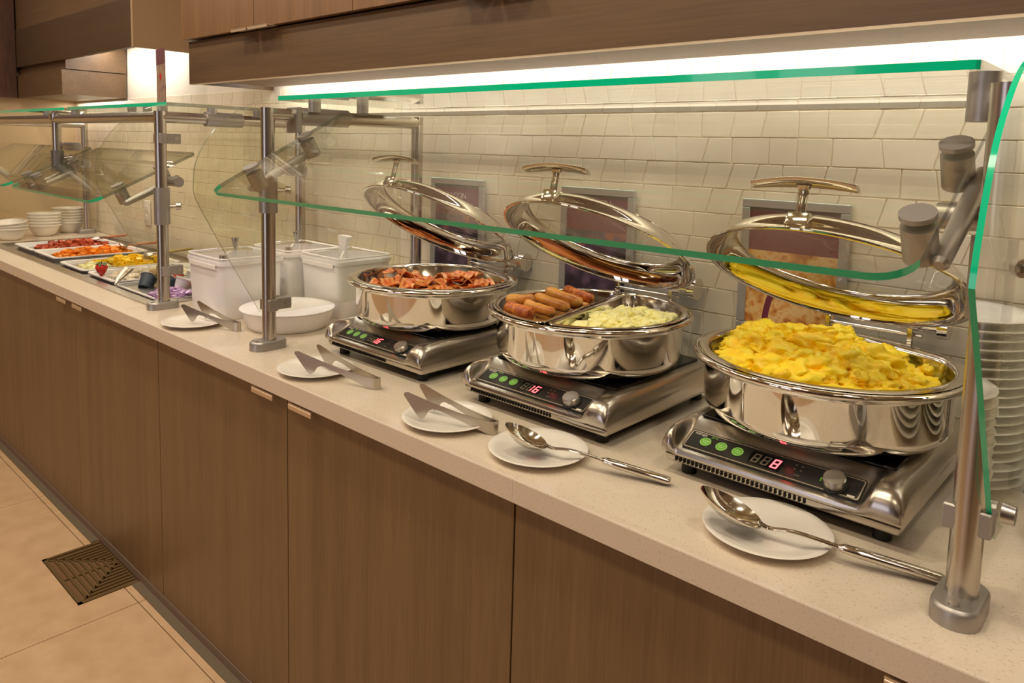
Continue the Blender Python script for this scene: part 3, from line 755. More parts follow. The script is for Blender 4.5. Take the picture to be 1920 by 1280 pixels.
def make_lid(c, dx, hy, hz, alpha, R=0.2255):
    """lid hinged at the back edge and swung open; band, glass window, T handle"""
    mb = MB()
    prof = [(R - 0.004, 0.0), (R, 0.0005), (R + 0.0012, 0.003), (R - 0.001, 0.0055), (R - 0.005, 0.0070), (0.2150, 0.0170), (0.2055, 0.0305), (0.1945, 0.0400), (0.1870, 0.0432), (0.1835, 0.0434), (0.1833, 0.0410), (0.1930, 0.0380), (0.2035, 0.0290), (0.2130, 0.0155), (0.2190, 0.0045), (R - 0.006, 0.001)]
    mb.lathe(prof, 96, (0, -R, 0), closed=True)
    lid = mb.build('lid', 'chrome', c, angle=50)
    lid.location = (dx, hy, hz); lid.rotation_euler = (-alpha, 0, 0)
    g = MB(); g.lathe([(0.0001, 0.0575), (0.05, 0.0568), (0.10, 0.0542), (0.15, 0.0488), (0.1850, 0.0424)], 72, (0, -R, 0)); g.build('window', 'lid_glass', lid, angle=60)
    rg = MB(); rg.lathe([(0.1860, 0.0455), (0.1830, 0.0470), (0.1800, 0.0460), (0.1790, 0.0430), (0.1805, 0.0405), (0.1845, 0.0400)], 72, (0, -R, 0), closed=True); rg.build('window_ring', 'chrome_soft', lid, angle=50)
    # handle at the front edge of the lid
    y0 = -R - 0.2050
    hb = MB().rbox(-0.019, 0.019, y0 - 0.012, y0 + 0.012, 0.010, 0.037, 0.004, 2); hb.build('handle_bracket', 'chrome_soft', lid)
    st = MB(); pth = catmull([(0, y0 - 0.000, 0.032), (0, y0 - 0.006, 0.050), (0, y0 - 0.010, 0.066), (0, y0 - 0.016, 0.080)], 4)
    st.tube(pth, [0.0085] * (len(pth) - 3) + [0.0095, 0.012, 0.014], 12, flat=0.55, up=(0, 1, 0)); st.build('handle_stem', 'chrome_soft', lid)
    ht = MB(); n = 14; loops = []
    for i in range(n + 1):
        t = -1 + 2 * i / n
        w = 0.0175 * (1 - 0.35 * t * t); dz = -0.008 * t * t; th = 0.0045
        cx, cz = 0.084 * t, 0.0845 + dz
        lp = []
        for k in range(12):
            q = 2 * pi * k / 12
            rid = 1.0 + 0.22 * (cos(q * 3) > 0.5)
            lp.append((cx, y0 - 0.018 + w * cos(q), cz + th * sin(q) * rid))
        loops.append(lp)
    ht.loft(loops, cap0=True, cap1=True); ht.build('handle_bar', 'chrome_soft', lid, angle=30)
    # hinge on the pot
    for sx in (-0.072, 0.082):
        MB().rbox(dx + sx - 0.005, dx + sx + 0.005, hy - 0.004, hy + 0.006, 0.085, hz + 0.004, 0.001, 1).build('hinge_post', 'chrome_soft', c)
    MB().cyl((dx - 0.075, hy + 0.012, hz - 0.012), (dx + 0.10, hy + 0.012, hz - 0.012), 0.004, n=12).build('hinge_rod', 'chrome_soft', c)
    MB().cyl((dx + 0.060, hy + 0.016, hz + 0.014), (dx + 0.128, hy + 0.016, hz + 0.014), 0.0175, n=28).cyl((dx + 0.128, hy + 0.016, hz + 0.014), (dx + 0.145, hy + 0.016, hz + 0.014), 0.0255, n=32).build('hinge_barrel', 'chrome', c)
def make_chafer(x, y, label, dx, hy, hz, al, r=0.228):
    c = thing('chafing_dish', label, 'chafing dish', (x, y, POTZ), group='round steel chafing dishes')
    pot_body(c, r); make_lid(c, dx, hy, hz, al)
    return c
c1 = make_chafer(-1.512, 0.430, 'round polished steel chafing dish with open lid, full of bacon', -0.032, 0.236, 1.137 - POTZ, radians(30.8), 0.230)
food_pan(c1, 0.230 / 0.228)
c2 = make_chafer(-0.988, 0.432, 'round polished steel chafing dish with split pan of sausages and pale eggs', -0.008, 0.225, 1.141 - POTZ, radians(29.7), 0.230)
DIV = radians(11.6)
half_pan(c2, -1, DIV); half_pan(c2, 1, DIV)
c3 = make_chafer(-0.464, 0.425, 'round polished steel chafing dish with open lid, heaped with yellow eggs', -0.003, 0.219, 1.149 - POTZ, radians(27.6), 0.228)
food_pan(c3, 1.0)

# ---------------------------------------------------------------- food in the hot pans
def lump(mb, p, r, rng, sq=(1, 1, 0.75), sub=2, amp=0.35, fr=1.6, mi=0):
    b = bmesh.new(); bmesh.ops.create_icosphere(b, subdivisions=sub, radius=1.0)
    off = Vector((rng.random() * 50, rng.random() * 50, rng.random() * 50))
    R = Matrix.Rotation(rng.random() * 6.28, 3, 'Z') @ Matrix.Rotation(rng.uniform(-.5, .5), 3, 'X')
    for v in b.verts:
        k = 1 + amp * noise.noise(v.co * fr + off) + amp * 0.5 * noise.noise(v.co * fr * 2.6 + off)
        q = R @ Vector((v.co.x * sq[0] * k, v.co.y * sq[1] * k, v.co.z * sq[2] * k))
        v.co = Vector(p) + q * r
    mb.bm(b, mi)
def heap(hfun, inside, x0, x1, y0, y1, step, mi=0):
    """closed-looking surface of a heap over a grid"""
    mb = MB(); nx = int((x1 - x0) / step); ny = int((y1 - y0) / step); idx = {}
    for i in range(nx + 1):
        for j in range(ny + 1):
            x, y = x0 + i * step, y0 + j * step
            if inside(x, y): idx[i, j] = len(mb.v); mb.v.append((x, y, hfun(x, y)))
    for (i, j) in list(idx):
        q = [(i, j), (i + 1, j), (i + 1, j + 1), (i, j + 1)]
        if all(k in idx for k in q): mb.f.append(tuple(idx[k] for k in q)); mb.mi.append(mi)
    seen = {}
    for f in mb.f:
        for k in range(4): e = (f[k], f[(k + 1) % 4]); seen[frozenset(e)] = seen.get(frozenset(e), []) + [e]
    for k, v in seen.items():
        if len(v) == 1:
            a, b = v[0]; n0 = len(mb.v)
            mb.v += [mb.v[b][:2] + (0.051,), mb.v[a][:2] + (0.051,)]
            mb.f.append((b, a, n0 + 1, n0)); mb.mi.append(mi)
    return mb
re_ = random.Random(3)
def egg_h(x, y):
    z = 0.099 + 0.046 * math.exp(-((x + 0.012) / 0.120) ** 2 - ((y - 0.030) / 0.085) ** 2) + 0.014 * math.exp(-((x + 0.13) / 0.06) ** 2 - ((y + 0.0) / 0.08) ** 2)
    z -= 0.048 * math.exp(-((x - 0.130) / 0.052) ** 2 - ((y - 0.115) / 0.075) ** 2)
    z -= 0.022 * math.exp(-((x + 0.12) / 0.07) ** 2 - ((y - 0.14) / 0.05) ** 2)
    rr = sqrt(x * x + y * y)
    return z - 0.02 * smooth((rr - 0.165) / 0.03)
def rough(x, y, a, f): return a * noise.noise(Vector((x * f, y * f, 1.7))) + a * 0.6 * noise.noise(Vector((x * f * 2.3, y * f * 2.3, 5.1))) + a * 0.35 * noise.noise(Vector((x * f * 5.1, y * f * 5.1, 9.4)))
hp = heap(lambda x, y: egg_h(x, y) + rough(x, y, 0.009, 38), lambda x, y: x * x + y * y < 0.1905 ** 2 and insert_open(math.atan2(y, x)) - 0.011 > sqrt(x * x + y * y), -0.2, 0.2, -0.2, 0.2, 0.0032)
for k in range(150):
    q, r = re_.random() * 6.283, 0.178 * sqrt(re_.random())
    x, y = r * cos(q), r * sin(q)
    if insert_open(q) - 0.022 < r: continue
    rad = re_.choice((0.010, 0.014, 0.018, 0.023, 0.028, 0.032)); 
    if r > 0.160: rad = min(rad, 0.012)
    lump(hp, (x, y, egg_h(x, y) - rad * 0.05), rad, re_, (1.25, 0.95, 0.66), 4, 0.50, 1.5)
for p, rd in (((0.140, 0.045, 0.098), 0.017), ((0.150, 0.052, 0.112), 0.011), ((0.166, 0.010, 0.098), 0.016), ((0.0, 0.075, 0.140), 0.014), ((0.012, 0.082, 0.150), 0.008)):
    lump(hp, p, rd, re_, (1, 0.9, 0.9), 3, 0.6, 1.6)
o = hp.build('scrambled_eggs', 'egg', None, (-0.464, 0.425, POTZ), angle=80)
tag(o, 'bright yellow scrambled eggs heaped in the polished chafing dish', 'eggs', kind='stuff')

def ew_in(x, y):
    u = x * cos(DIV) + y * sin(DIV); v = -x * sin(DIV) + y * cos(DIV)
    return u > 0.028 and u * u + v * v < 0.1895 ** 2 and not (u < 0.05 and abs(v) > 0.158)
def ew_h(x, y):
    u = x * cos(DIV) + y * sin(DIV); v = -x * sin(DIV) + y * cos(DIV)
    return 0.098 + 0.018 * math.exp(-((u - 0.10) / 0.07) ** 2 - ((v + 0.02) / 0.10) ** 2) - 0.012 * smooth((v - 0.05) / 0.10)
hp = heap(lambda x, y: ew_h(x, y) + rough(x, y, 0.006, 45), ew_in, -0.2, 0.2, -0.2, 0.2, 0.0032)
for k in range(360):
    q, r = re_.random() * 6.283, 0.184 * sqrt(re_.random()); x, y = r * cos(q), r * sin(q)
    rad = re_.choice((0.005, 0.008, 0.011, 0.014))
    if not ew_in(x * 1.04 - 0.008, y * 1.04): continue
    lump(hp, (x, y, ew_h(x, y) + rad * 0.15), rad, re_, (1.2, 0.95, 0.66), 3, 0.55, 1.6)
o = hp.build('pale_scrambled_eggs', 'eggwhite', None, (-0.988, 0.432, POTZ), angle=80)
tag(o, 'pale yellow scrambled eggs filling half of the split pan beside the sausages', 'eggs', kind='stuff')

def sausage(a, b, r, dark, label, group='sausage links in the split pan'):
    a, b = Vector(a), Vector(b); c = (a + b) / 2; d = b - a; L = d.length
    o = thing('sausage_link', label, 'sausage', Vector((-0.988, 0.432, POTZ)) + c, math.atan2(d.y, d.x), group)
    n = 14; pts = []; rad = []
    tilt = d.z / L
    for i in range(n + 1):
        t = -1 + 2 * i / n
        e = sqrt(max(0.0, 1 - (max(0, abs(t) - 0.78) / 0.22) ** 2))
        pts.append((t * L / 2, 0.004 * (t * t - 0.4), t * L / 2 * tilt)); rad.append(max(0.0012, r * e * (1 + 0.05 * sin(7 * t + a.x * 90))))
    mb = MB().tube(pts, rad, 16); mb.v = [tuple(Vector(v) + Vector(v).normalized() * 0.0012 * noise.noise(Vector(v) * 70)) for v in mb.v]
    mb.build('casing', 'sausage_dark' if dark else 'sausage', o, angle=60)
    return o
sz = 0.0
for a, b, r, dk, lab in (
        ((-0.165, -0.100, .110), (-0.128, -0.038, .108), 0.0135, 0, 'golden sausage link pointing outward at the rim, behind the browned patty-like one'),
        ((-0.140, -0.122, .100), (-0.056, -0.130, .098), 0.0165, 1, 'dark browned sausage link lying against the front rim of the split pan'),
        ((-0.128, -0.074, .104), (-0.030, -0.088, .100), 0.0120, 0, 'golden sausage link next behind the dark browned one'),
        ((-0.148, -0.016, .110), (-0.034, -0.030, .102), 0.0130, 0, 'golden sausage link in the middle of the sausage row'),
        ((-0.158, 0.036, .116), (-0.036, 0.020, .106), 0.0140, 0, 'plump golden sausage link beside the pan divider, second from the back rim'),
        ((-0.142, 0.086, .116), (-0.048, 0.078, .106), 0.0130, 1, 'reddish browned sausage link at the back rim of the split pan'),
        ((-0.105, 0.052, .094), (-0.040, 0.050, .090), 0.0120, 0, 'golden sausage link tucked between two others near the divider'),
        ((-0.176, -0.028, .100), (-0.135, -0.050, .098), 0.0120, 1, 'short browned sausage piece wedged between links at the outer rim'),
        ((-0.168, 0.020, .096), (-0.130, 0.060, .094), 0.0120, 1, 'browned sausage end showing behind the middle links')):
    sausage(tuple(a[:2]) + (a[2] + .009,), tuple(b[:2]) + (b[2] + .009,), r, dk, lab)
for a, b in (((-0.150, -0.060, .070), (-0.040, -0.065, .068)), ((-0.160, 0.0, .070), (-0.035, 0.0, .068)), ((-0.150, 0.06, .070), (-0.045, 0.06, .068)), ((-0.110, -0.125, .074), (-0.04, -0.12, .072)), ((-0.125, 0.112, .076), (-0.058, 0.110, .076))):
    sausage(a, b, 0.0125, 0, 'golden sausage link in the lower layer of the split pan')

def bacon_slice(x, y, z, rz, L, w, seed, label):
    r = random.Random(seed); n = 22; m_ = 5
    o = thing('bacon_slice', label, 'bacon', (-1.512 + x, 0.430 + y, POTZ + z), rz, 'bacon slices in the chafing dish')
    ph, ph2 = r.random() * 6, r.random() * 6; a1 = r.uniform(0.006, 0.012); curl = r.uniform(-0.6, 0.6); f1 = r.uniform(1.2, 2.2)
    top, bot = [], []
    for i in range(n + 1):
        t = i / n
        cx = (t - 0.5) * L; cz = a1 * sin(2 * pi * f1 * t + ph) * (0.5 + 0.5 * sin(pi * t)); tw = curl * sin(pi * t * 1.3 + ph2)
        cy = 0.012 * sin(3 * t + ph2)
        for j in range(m_ + 1):
            s_ = (j / m_ - 0.5) * w * (1 + 0.12 * sin(9 * t + ph2))
            wv = 0.0014 * sin(20 * t + ph + 0.6 * j)
            p = (cx, cy + s_ * cos(tw), cz + s_ * sin(tw) + wv)
            top.append((p[0], p[1], p[2] + 0.0012)); bot.append((p[0], p[1], p[2] - 0.0012))
    S = m_ + 1; N = len(top); fs = []; mi = []
    for i in range(n):
        for j in range(m_):
            a = i * S + j; q = (a, a + S, a + S + 1, a + 1)
            k = 1 if (j in (0, m_ - 1)) or (j == 2 and (i + seed) % 5 < 3) else 0
            fs.append(q); mi.append(k); fs.append(tuple(N + v for v in reversed(q))); mi.append(k)
        for j in (0, m_):
            a = i * S + j; fs.append((a, a + S, N + a + S, N + a)); mi.append(1)
    for i in (0, n):
        for j in range(m_): a = i * S + j; fs.append((a, a + 1, N + a + 1, N + a)); mi.append(0)
    MB().add(top + bot, fs, mi).build('strip', ['bacon', 'bacon_fat'], o, angle=60)
rb = random.Random(21)
for k in range(64):
    if k < 24:
        q, rr = rb.random() * 6.28, 0.145 * sqrt(rb.random()); x, y = rr * cos(q), rr * sin(q) - 0.01; z = 0.070 + 0.012 * rb.random()
        lab = 'crisp reddish bacon slice in the low middle of the bacon heap'
    elif k < 42:
        x, y = -0.085 + rb.gauss(0, 0.035), -0.015 + rb.gauss(0, 0.04); z = 0.084 + 0.036 * rb.random() * max(0, 1 - ((x + .085) ** 2 + (y + .015) ** 2) / .01)
        lab = 'crisp bacon slice in the smaller mound, on the far-counter side of the pan'
    else:
        x, y = 0.060 + rb.gauss(0, 0.038), 0.030 + rb.gauss(0, 0.04); z = 0.084 + 0.044 * rb.random() * max(0, 1 - ((x - .06) ** 2 + (y - .03) ** 2) / .01)
        lab = 'crisp bacon slice in the bigger mound, on the sausage-pan side of the pan'
    d = sqrt(x * x + y * y)
    if d > 0.135: x, y = x * 0.135 / d, y * 0.135 / d
    bacon_slice(x, y, z, rb.random() * 3.14, rb.uniform(0.080, 0.115), rb.uniform(0.028, 0.042), k, lab)

# ---------------------------------------------------------------- framed signs on the tiles
def sign(x, label, word, wx, wz, size, pic, lean=0.0):
    s = thing('menu_sign', label, 'sign', (x, 0.7035, 1.076))
    W, HH, fw = 0.236, 0.300, 0.019
    for (a, b, c, d) in ((-W / 2, W / 2, HH - fw, HH), (-W / 2, W / 2, 0, fw), (-W / 2, -W / 2 + fw, fw, HH - fw), (W / 2 - fw, W / 2, fw, HH - fw)):
        MB().rbox(a, b, -0.013, 0.0, c, d, 0.0015, 1).build('frame', 'sign_grey', s)
    p = MB().box(-W / 2 + fw, W / 2 - fw, -0.007, -0.001, fw, HH - fw); p = p.build('poster', 'burgundy', s)
    MB().box(-W / 2 + fw, W / 2 - fw, -0.0076, -0.0070, fw, 0.186).build('picture', pic, p)
    text_mesh(word, size, 'lettering', 'print_white', p, (wx, -0.0074, wz), (radians(90), 0, 0), 0.0003)
    return s, p
sign(-1.707, 'grey framed sign reading BACON on the tiles behind the bacon pan', 'BACON', -0.004, 0.247, 0.026, 'pic_dark')
sign(-1.170, 'grey framed sign reading CHICKEN on the tiles behind the sausage pan', 'CHICKEN', -0.010, 0.259, 0.026, 'pic_dark')
s3, p3 = sign(-0.644, 'grey framed sign with a golden dish picture behind the yellow egg pan', 'SCRAMBLED', 0.000, 0.259, 0.022, 'pic_hash')
b = MB(); arc = [(-0.052 + 0.03 * (1 - cos(t)), -0.0079, 0.025 + 0.085 * t / 1.2) for t in [k * 0.12 for k in range(11)]]
b.tube(arc, [0.007] * 11, 8, flat=0.05, up=(0, 1, 0)); b.build('dark_swoosh', 'burgundy', p3)

# ---------------------------------------------------------------- plates, tongs, spoons
def small_plate(x, y, label):
    o = thing('small_plate', label, 'plate', (x, y, H), group='small plates under the serving tools')
    R = 0.0925
    prof = [(0.0, 0.004), (0.050, 0.0035), (0.052, 0.0), (0.056, 0.0), (0.058, 0.0035), (0.078, 0.0085), (R - 0.002, 0.0125), (R, 0.0140), (R - 0.002, 0.0152), (0.080, 0.0120), (0.064, 0.0078), (0.057, 0.0065), (0.0, 0.0062)]
    MB().lathe(prof, 64).build('dish', 'porcelain', o, angle=60)
    return o
small_plate(-2.222, 0.094, 'small white plate with tongs beside the white bins, at the post foot')
small_plate(-1.565, 0.097, 'small white plate with tongs in front of the bacon cooktop')
small_plate(-1.092, 0.100, 'small white plate with tongs in front of the gap before the sausage cooktop')
small_plate(-0.858, 0.112, 'small white plate with a spoon in front of the sausage cooktop')
small_plate(-0.428, 0.130, 'small white plate with a spoon in front of the yellow egg cooktop')

def tongs(E, tip, label, open_=radians(14)):
    """E = closed end, tip = point under the front paddle; arms are strips standing on edge"""
    dx, dy = tip[0] - E[0], tip[1] - E[1]; ang = math.atan2(dy, dx); k = sqrt(dx * dx + dy * dy) / 0.145
    o = thing('serving_tongs', label, 'tongs', (E[0], E[1], H), ang, 'serving tongs on small plates')
    poly = [(0.0, 0.001), (0.0, 0.027), (0.030, 0.031), (0.060, 0.036), (0.105, 0.047), (0.120, 0.051), (0.150, 0.060), (0.172, 0.0665), (0.180, 0.0650), (0.1815, 0.060), (0.165, 0.038), (0.150, 0.018), (0.143, 0.0145), (0.136, 0.019), (0.127, 0.034), (0.118, 0.0385), (0.100, 0.0350), (0.060, 0.021), (0.030, 0.010)]
    for sgn, a in ((1, 0.0), (-1, -open_)):
        ca, sa = cos(a), sin(a)
        def P(p, off):
            u, v = p[0] * k, sgn * 0.008 + off
            return (u * ca - v * sa, u * sa + v * ca, p[1])
        b = MB().prism(poly, lambda p: P(p, -0.0008), lambda p: P(p, 0.0008)); b.build('arm', 'brushed', o)
    bend = []
    for i in range(11):
        q = pi / 2 + pi * i / 10
        bend.append((0.011 * cos(q) * 1.5, 0.0085 * sin(q)))
    mb = MB(); n = len(bend)
    vs = [(x, y, 0.001) for x, y in bend] + [(x, y, 0.027) for x, y in bend] + [(x * 0.88, y * 0.82, 0.001) for x, y in bend] + [(x * 0.88, y * 0.82, 0.027) for x, y in bend]
    # the bend opens towards the arms (positive local x)
    vs = [(-abs(x) * (1 if x < 0 else -1) + 0.001, y, z) for x, y, z in vs]
    fs = []
    for i in range(n - 1): fs += [(i, i + 1, n + i + 1, n + i), (2 * n + i, 3 * n + i, 3 * n + i + 1, 2 * n + i + 1), (n + i, n + i + 1, 3 * n + i + 1, 3 * n + i), (i, 2 * n + i, 2 * n + i + 1, i + 1)]
    mb.add(vs, fs).build('spring_bend', 'brushed', o)
    return o
tongs((-2.068, 0.150), (-2.205, 0.085), 'steel serving tongs resting on the plate beside the white bins')
tongs((-1.362, 0.121), (-1.520, 0.056), 'steel serving tongs resting on the plate by the bacon cooktop', radians(16))
tongs((-0.986, 0.119), (-1.116, 0.053), 'steel serving tongs resting on the plate next to the spoon plate', radians(15))

def spoon(tip, neck, hs_, end, label):
    o = thing('serving_spoon', label, 'spoon', end, 0, 'serving spoons on small plates')
    E = Vector(end); tip, neck, hs_ = Vector(tip) - E, Vector(neck) - E, Vector(hs_) - E; en = Vector((0, 0, 0))
    ax = (tip - neck); L = ax.length; ax.normalize(); side = Vector((0, 0, 1)).cross(ax).normalized(); up = ax.cross(side)
    if up.z < 0: up = -up
    mid = neck + ax * L * 0.52; mb = MB(); nu, nv = 24, 9; vs = []
    def edge(q):
        c_ = cos(q); w = 0.031 * (1 - 0.16 * c_)
        return ax * (c_ * L * 0.52) + side * (sin(q) * w)
    for lay, th in ((0, 0.0), (1, -0.0016)):
        for j in range(nv + 1):
            t = j / nv
            for i in range(nu):
                q = 2 * pi * i / nu; e = edge(q) * t
                vs.append(mid + e + up * (-0.019 * (1 - t ** 2.2) + th))
    fs = []; B = (nv + 1) * nu
    for lay in (0, 1):
        for j in range(nv):
            for i in range(nu):
                a = lay * B + j * nu + i; b_ = lay * B + j * nu + (i + 1) % nu
                fs.append((a, b_, b_ + nu, a + nu))
    for i in range(nu):
        a = nv * nu + i; b_ = nv * nu + (i + 1) % nu; fs.append((a, b_, B + b_, B + a))
    mb.add(vs, fs); mb.build('bowl', 'chrome_soft', o, angle=60)
    dh = (en - hs_).normalized()
    p = catmull([tuple(neck + ax * 0.006), tuple(neck - ax * 0.012 + Vector((0, 0, 0.002))), tuple(neck.lerp(hs_, 0.45) + Vector((0, 0, 0.003))), tuple(hs_ + dh * 0.004)], 5)
    MB().tube(p, [0.0075, 0.0062, 0.0055, 0.005, 0.0047] + [0.0045] * (len(p) - 5), 10, flat=0.6).build('neck', 'chrome_soft', o)
    hd = MB().tube([tuple(hs_), tuple(hs_ + dh * 0.008), tuple(hs_ + dh * 0.03), tuple(en - dh * 0.004), tuple(en)], [0.0035, 0.0075, 0.0085, 0.0085, 0.0065], 18, flat=0.8)
    hd.build('handle', 'chrome_soft', o)
spoon((-0.503, 0.071, 0.980), (-0.423, 0.103, 0.941), (-0.325, 0.126, 0.938), (-0.203, 0.171, 0.9225), 'large steel serving spoon on the plate before the yellow eggs')
spoon((-0.888, 0.058, 0.976), (-0.826, 0.100, 0.941), (-0.728, 0.128, 0.938), (-0.614, 0.170, 0.9225), 'large steel serving spoon on the plate before the sausage pan')

plate_me = MB().lathe([(0.0, 0.006), (0.060, 0.0055), (0.062, 0.0), (0.068, 0.0), (0.071, 0.0055), (0.094, 0.0145), (0.108, 0.0190), (0.110, 0.0208), (0.108, 0.0222), (0.095, 0.0190), (0.075, 0.0105), (0.068, 0.0090), (0.0, 0.0085)], 56).mesh('dinner_plate', 'porcelain', 60)
def plate_stack(x, y, n, label, group):
    for k in range(n):
        o = bpy.data.objects.new('dinner_plate', plate_me); COL.objects.link(o)
        o.location = (x + 0.0012 * sin(k * 2.1), y + 0.0012 * cos(k * 1.7), H + 0.0155 * k + 0.0002)
        tag(o, label if k < n - 1 else 'topmost ' + label, 'plate', group)
plate_stack(0.000, 0.350, 14, 'white plate of the shorter stack past the end glass', 'plates in the shorter stack')
plate_stack(-0.014, 0.582, 19, 'white plate of the taller stack next to the tiled wall, past the end glass', 'plates in the taller stack')

# ---------------------------------------------------------------- white bins and lidded dish
def bin_(x0, x1, y0, y1, label, knob):
    cx, cy = (x0 + x1) / 2, (y0 + y1) / 2; w, d, h = (x1 - x0), (y1 - y0), 0.186
    o = thing('storage_bin', label, 'bin', (cx, cy, H), 0, 'white bins on the worktop')
    mb = MB(); Ls = []
    for k, z in ((0.90, 0.004), (0.92, 0.0), (0.935, 0.003), (0.955, 0.06), (0.98, 0.155), (0.985, h - 0.014), (1.03, h - 0.012), (1.035, h - 0.006), (1.03, h), (0.975, h), (0.965, h - 0.01), (0.90, 0.012)):
        Ls.append([p + (z,) for p in rrect(-w / 2 * k, w / 2 * k, -d / 2 * k, d / 2 * k, 0.022, 5)])
    mb.loft(Ls, cap0=True, cap1=True); mb.build('body', 'frost', o)
    tb = MB()
    tb.rbox(-w * 0.40, w * 0.36, -d / 2 * 1.045, -d / 2 * 1.0, h - 0.026, h - 0.010, 0.002, 1); tb.build('grip_lip', 'melamine', o)
    lid = MB(); hw, hd = w / 2 * 0.99, d / 2 * 0.99
    base = [p + (h + 0.001,) for p in rrect(-hw, hw, -hd, hd, 0.02, 5)]; mid_ = [p + (h + 0.008,) for p in rrect(-hw, hw, -hd, hd, 0.02, 5)]; tp = [(p[0] * 0.35, p[1] * 0.35, h + 0.022) for p in rrect(-hw, hw, -hd, hd, 0.02, 5)]
    lid.loft([base, mid_, tp], cap1=True); lo = lid.build('lid', 'clear_plastic', o, angle=25)
    for sx, sy in ((-1, -1), (1, -1), (1, 1), (-1, 1)):
        MB().tube([(sx * hw * 0.95, sy * hd * 0.95, h + 0.010), (sx * hw * 0.36, sy * hd * 0.36, h + 0.0225)], 0.0028, 6).build('lid_rib', 'melamine', lo)
    MB().tube([p[:2] + (h + 0.009,) for p in rrect(-hw, hw, -hd, hd, 0.02, 5)] + [rrect(-hw, hw, -hd, hd, 0.02, 5)[0] + (h + 0.009,)], 0.0030, 6, caps=False).build('lid_edge', 'melamine', lo)
    if knob == 'cone':
        MB().lathe([(0.0, 0.0), (0.004, 0.0), (0.006, 0.006), (0.0125, 0.036), (0.0120, 0.038), (0.0, 0.0385)], 24, (0.0, 0.0, h + 0.022)).build('knob', 'steel', lo)
        MB().cyl((hw * 0.86, -hd * 0.86, h + 0.004), (hw * 0.86, -hd * 0.86, h + 0.021), 0.012, n=20).build('clasp', 'steel', lo)
    else:
        mb = MB(); pr = [(0.016, h - 0.03), (0.017, h + 0.018), (0.019, h + 0.040), (0.024, h + 0.058), (0.025, h + 0.066), (0.022, h + 0.070)]
        mb.loft([[(-wd + 0.004, -0.018, z), (wd + 0.004, -0.018, z), (wd + 0.004, -0.012 - b_, z), (-wd + 0.004, -0.012 - b_, z)] for (wd, z), b_ in zip(pr, (0, 0, -.004, -.012, -.016, -.014))], cap0=True, cap1=True)
        mb.build('scoop_handle', 'melamine', o)
    return o
bin_(-2.432, -2.195, 0.168, 0.385, 'white lidded bin with a cone knob at the front, next to the cold well', 'cone')
bin_(-2.470, -2.238, 0.420, 0.635, 'white lidded bin with a cone knob at the tiled wall', 'cone')
bin_(-2.218, -1.985, 0.455, 0.665, 'white lidded bin with an upright scoop handle behind the round dish', 'scoop')

o = thing('round_dish', 'round white lidded dish behind the slim post, next to the bacon cooktop', 'dish', (-2.030, 0.298, H))
MB().lathe([(0.0, 0.003), (0.112, 0.0), (0.116, 0.002), (0.122, 0.012), (0.1370, 0.052), (0.1385, 0.0565), (0.1360, 0.0575), (0.118, 0.012), (0.0, 0.008)], 64).build('bowl', 'melamine', o)
l = MB().lathe([(0.0, 0.0665), (0.09, 0.0655), (0.136, 0.0620), (0.1415, 0.0600), (0.1415, 0.0580), (0.0, 0.0578)], 64).build('lid', 'melamine', o)
MB().lathe([(0.0, 0.0890), (0.0095, 0.0888), (0.0115, 0.0865), (0.0110, 0.0660), (0.0, 0.0655)], 24).build('knob', 'melamine', l)

# ---------------------------------------------------------------- stacked bowls at the far end
bowl_me = MB().lathe([(0.0, 0.002), (0.040, 0.0), (0.044, 0.002), (0.060, 0.018), (0.074, 0.046), (0.0765, 0.054), (0.0835, 0.0585), (0.0850, 0.0625), (0.0835, 0.0645), (0.0735, 0.0640), (0.068, 0.050), (0.056, 0.022), (0.040, 0.007), (0.0, 0.006)], 48).mesh('soup_bowl', 'porcelain', 60)
for x, y, n, lab in ((-4.690, 0.225, 3, 'stack at the aisle side of the far end'), (-4.800, 0.418, 5, 'middle stack at the far end'), (-4.908, 0.575, 6, 'stack next to the tiled wall at the far end')):
    for k in range(n):
        b = bpy.data.objects.new('soup_bowl', bowl_me); COL.objects.link(b); b.location = (x, y, H + 0.0005 + 0.0165 * k)
        if n == 3 and k == 2: b.rotation_euler = (radians(5), radians(4), 0); b.location.z += 0.004
        tag(b, ('topmost white bowl of the ' if k == n - 1 else 'white bowl in the ') + lab, 'bowl', 'white bowls in the ' + lab)

# ---------------------------------------------------------------- cold well with fruit trays
cw = thing('cold_well', 'stainless drop-in cold well sunk in the worktop at the far end', 'cold well', (0, 0, H))
RX0, RX1, RY0, RY1 = -4.575, -2.568, 0.100, 0.698
mb = MB()
o_ = rrect(RX0, RX1, RY0, RY1, 0.012, 3); i_ = rrect(WX0 + .02, WX1 - .02, WY0 + .02, WY1 - .02, 0.02, 3)
mb.loft([[p + (0.0005,) for p in o_], [p + (0.0035,) for p in o_], [p + (0.0040,) for p in i_], [p + (-0.012,) for p in i_]]); mb.build('rim', 'brushed', cw)
mb = MB(); q0 = rrect(WX0 + .004, WX1 - .004, WY0 + .004, WY1 - .004, 0.02, 3)
mb.loft([[p + (-0.002,) for p in q0], [p + (-0.09,) for p in q0]], cap1=True); mb.build('basin', 'brushed', cw)
MB().box(WX0 + .005, WX1 - .005, WY0 + .005, WY1 - .005, -0.010, -0.007).build('adapter_plate', 'brushed', cw)
